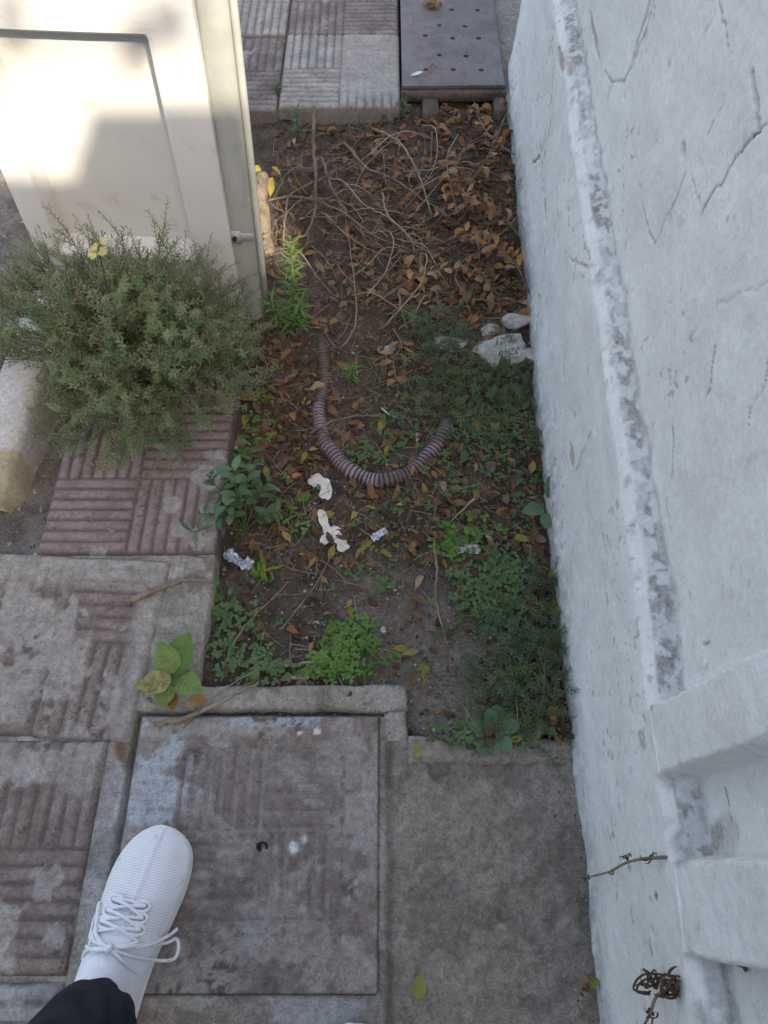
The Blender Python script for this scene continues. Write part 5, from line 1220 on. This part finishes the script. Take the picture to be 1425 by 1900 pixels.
    for k in range(3):
        t0, w0 = eye[k]; t1, w1_ = eye[k + 1]
        b.tube(spline([S_(t0, -w0, .004), S_(t0 - .012, 0, .0075), S_(t1, w1_, .004)], 7), .0023, 6)
        b.tube(spline([S_(t0, w0, .004), S_(t0 - .016, 0, .005), S_(t1, -w1_, .004)], 7), .0023, 6)
    b.tube(spline([S_(.655, -.023, .004), S_(.660, 0, .005), S_(.655, .023, .004)], 7), .0023, 6)
    b.tube(spline([S_(.52, -.029, .004), S_(.49, -.012, .008), S_(.478, 0, .010), S_(.49, .014, .008), S_(.52, .029, .004)], 6), .0023, 6)
    o = b.build('lace', m_lace, so); o.matrix_parent_inverse = Matrix.Translation(-heel)
    b = MB()
    kq = S_(.475, .003, .010)
    b.tube([kq + Vector((-.004, -.004, .001)), kq + Vector((.003, .004, .002))], .0042, 7)
    # right loop: a tight bow standing off the side, left loop lying forward, loose ends
    b.tube(spline([kq, S_(.50, .030, .007), S_(.535, .050, .006), S_(.56, .062, .004), to(.535, .072, .040), to(.49, .071, .038), S_(.468, .052, .004), S_(.465, .030, .007), kq], 7), .0022, 6)
    b.tube(spline([kq, S_(.51, .036, .010), S_(.56, .050, .008), S_(.60, .060, .004)], 7), .0021, 6)
    b.tube(spline([kq, S_(.50, -.020, .008), S_(.56, -.034, .006), S_(.625, -.044, .006), S_(.62, -.050, .003), S_(.55, -.044, .004), S_(.49, -.030, .006), kq], 7), .0022, 6)
    b.tube(spline([kq, S_(.49, -.024, .009), S_(.54, -.030, .008), S_(.585, -.036, .007), S_(.57, -.042, .006), S_(.52, -.036, .007), S_(.48, -.026, .007)], 7), .0020, 6)
    b.tube(spline([kq, S_(.50, .026, .010), S_(.53, .040, .008), S_(.57, .054, .006)], 7), .0020, 6)
    b.tube(spline([kq, S_(.46, -.020, .007), S_(.44, -.034, .004), S_(.41, -.040, .003)], 7), .0021, 6)
    b.tube(spline([kq, S_(.455, -.018, .008), S_(.46, -.036, .004), S_(.43, -.046, .004)], 7), .0021, 6)
    b.tube(spline([kq, S_(.44, .022, .006), S_(.415, .033, .003), S_(.39, .036, .003)], 7), .0021, 6)
    o = b.build('bow', m_lace, so); o.matrix_parent_inverse = Matrix.Translation(-heel)
    return so
make_shoe((-.313, .186, 0), (-.372, -.108, 0))
make_shoe((-.036, -.050, 0), (-.056, -.346, 0))
# trousers: two legs meeting at the hips, standing; hems rest over the shoe collars
vm = bpy.data.meshes.new('trousers')
V_ = [(-.17, -.36, .92), (-.262, -.34, .84), (-.335, -.20, .48), (-.338, -.058, .17), (-.334, -.034, .098), (-.092, -.36, .84), (-.065, -.26, .48), (-.050, -.27, .17), (-.048, -.258, .095), (-.17, -.37, 1.02)]
E_ = [(0, 1), (1, 2), (2, 3), (3, 4), (0, 5), (5, 6), (6, 7), (7, 8), (0, 9)]
vm.from_pydata(V_, E_, []); to_ = bpy.data.objects.new('trousers', vm); link(to_)
to_.modifiers.new('Skin', 'SKIN'); 
rads = [(.13, .10), (.092, .095), (.066, .070), (.053, .058), (.056, .062), (.092, .095), (.066, .070), (.053, .058), (.056, .062), (.15, .10)]
for sv, r in zip(vm.skin_vertices[0].data, rads): sv.radius = r
vm.skin_vertices[0].data[0].use_root = True
sb = to_.modifiers.new('Sub', 'SUBSURF'); sb.levels = 4; sb.render_levels = 4
bpy.context.view_layer.update()
me = bpy.data.meshes.new_from_object(to_.evaluated_get(bpy.context.evaluated_depsgraph_get())); me.name = 'trousers'; bpy.data.objects.remove(to_)
nv = len(me.vertices); co = np.empty(nv * 3); me.vertices.foreach_get('co', co); co = co.reshape(-1, 3)
fold = (fbm(co[:, 2] * 34 + co[:, 0] * 9, co[:, 1] * 9 + co[:, 0] * 6, 3, 5) - .5) * smooth(.55, .15, co[:, 2]); wr_ = np.sin(co[:, 2] * 150 + 5 * np.sin(co[:, 0] * 30) + 4 * np.sin(co[:, 1] * 26)) * smooth(.34, .16, co[:, 2]); co[:, 1] += .024 * fold + .0025 * wr_; co[:, 0] += .016 * fold + .002 * wr_
me.vertices.foreach_set('co', co.ravel()); me.update()
me.materials.clear(); me.materials.append(m_trouser); me.polygons.foreach_set('use_smooth', [True] * len(me.polygons))
tro = link(bpy.data.objects.new('trousers', me)); rel(tro, per)
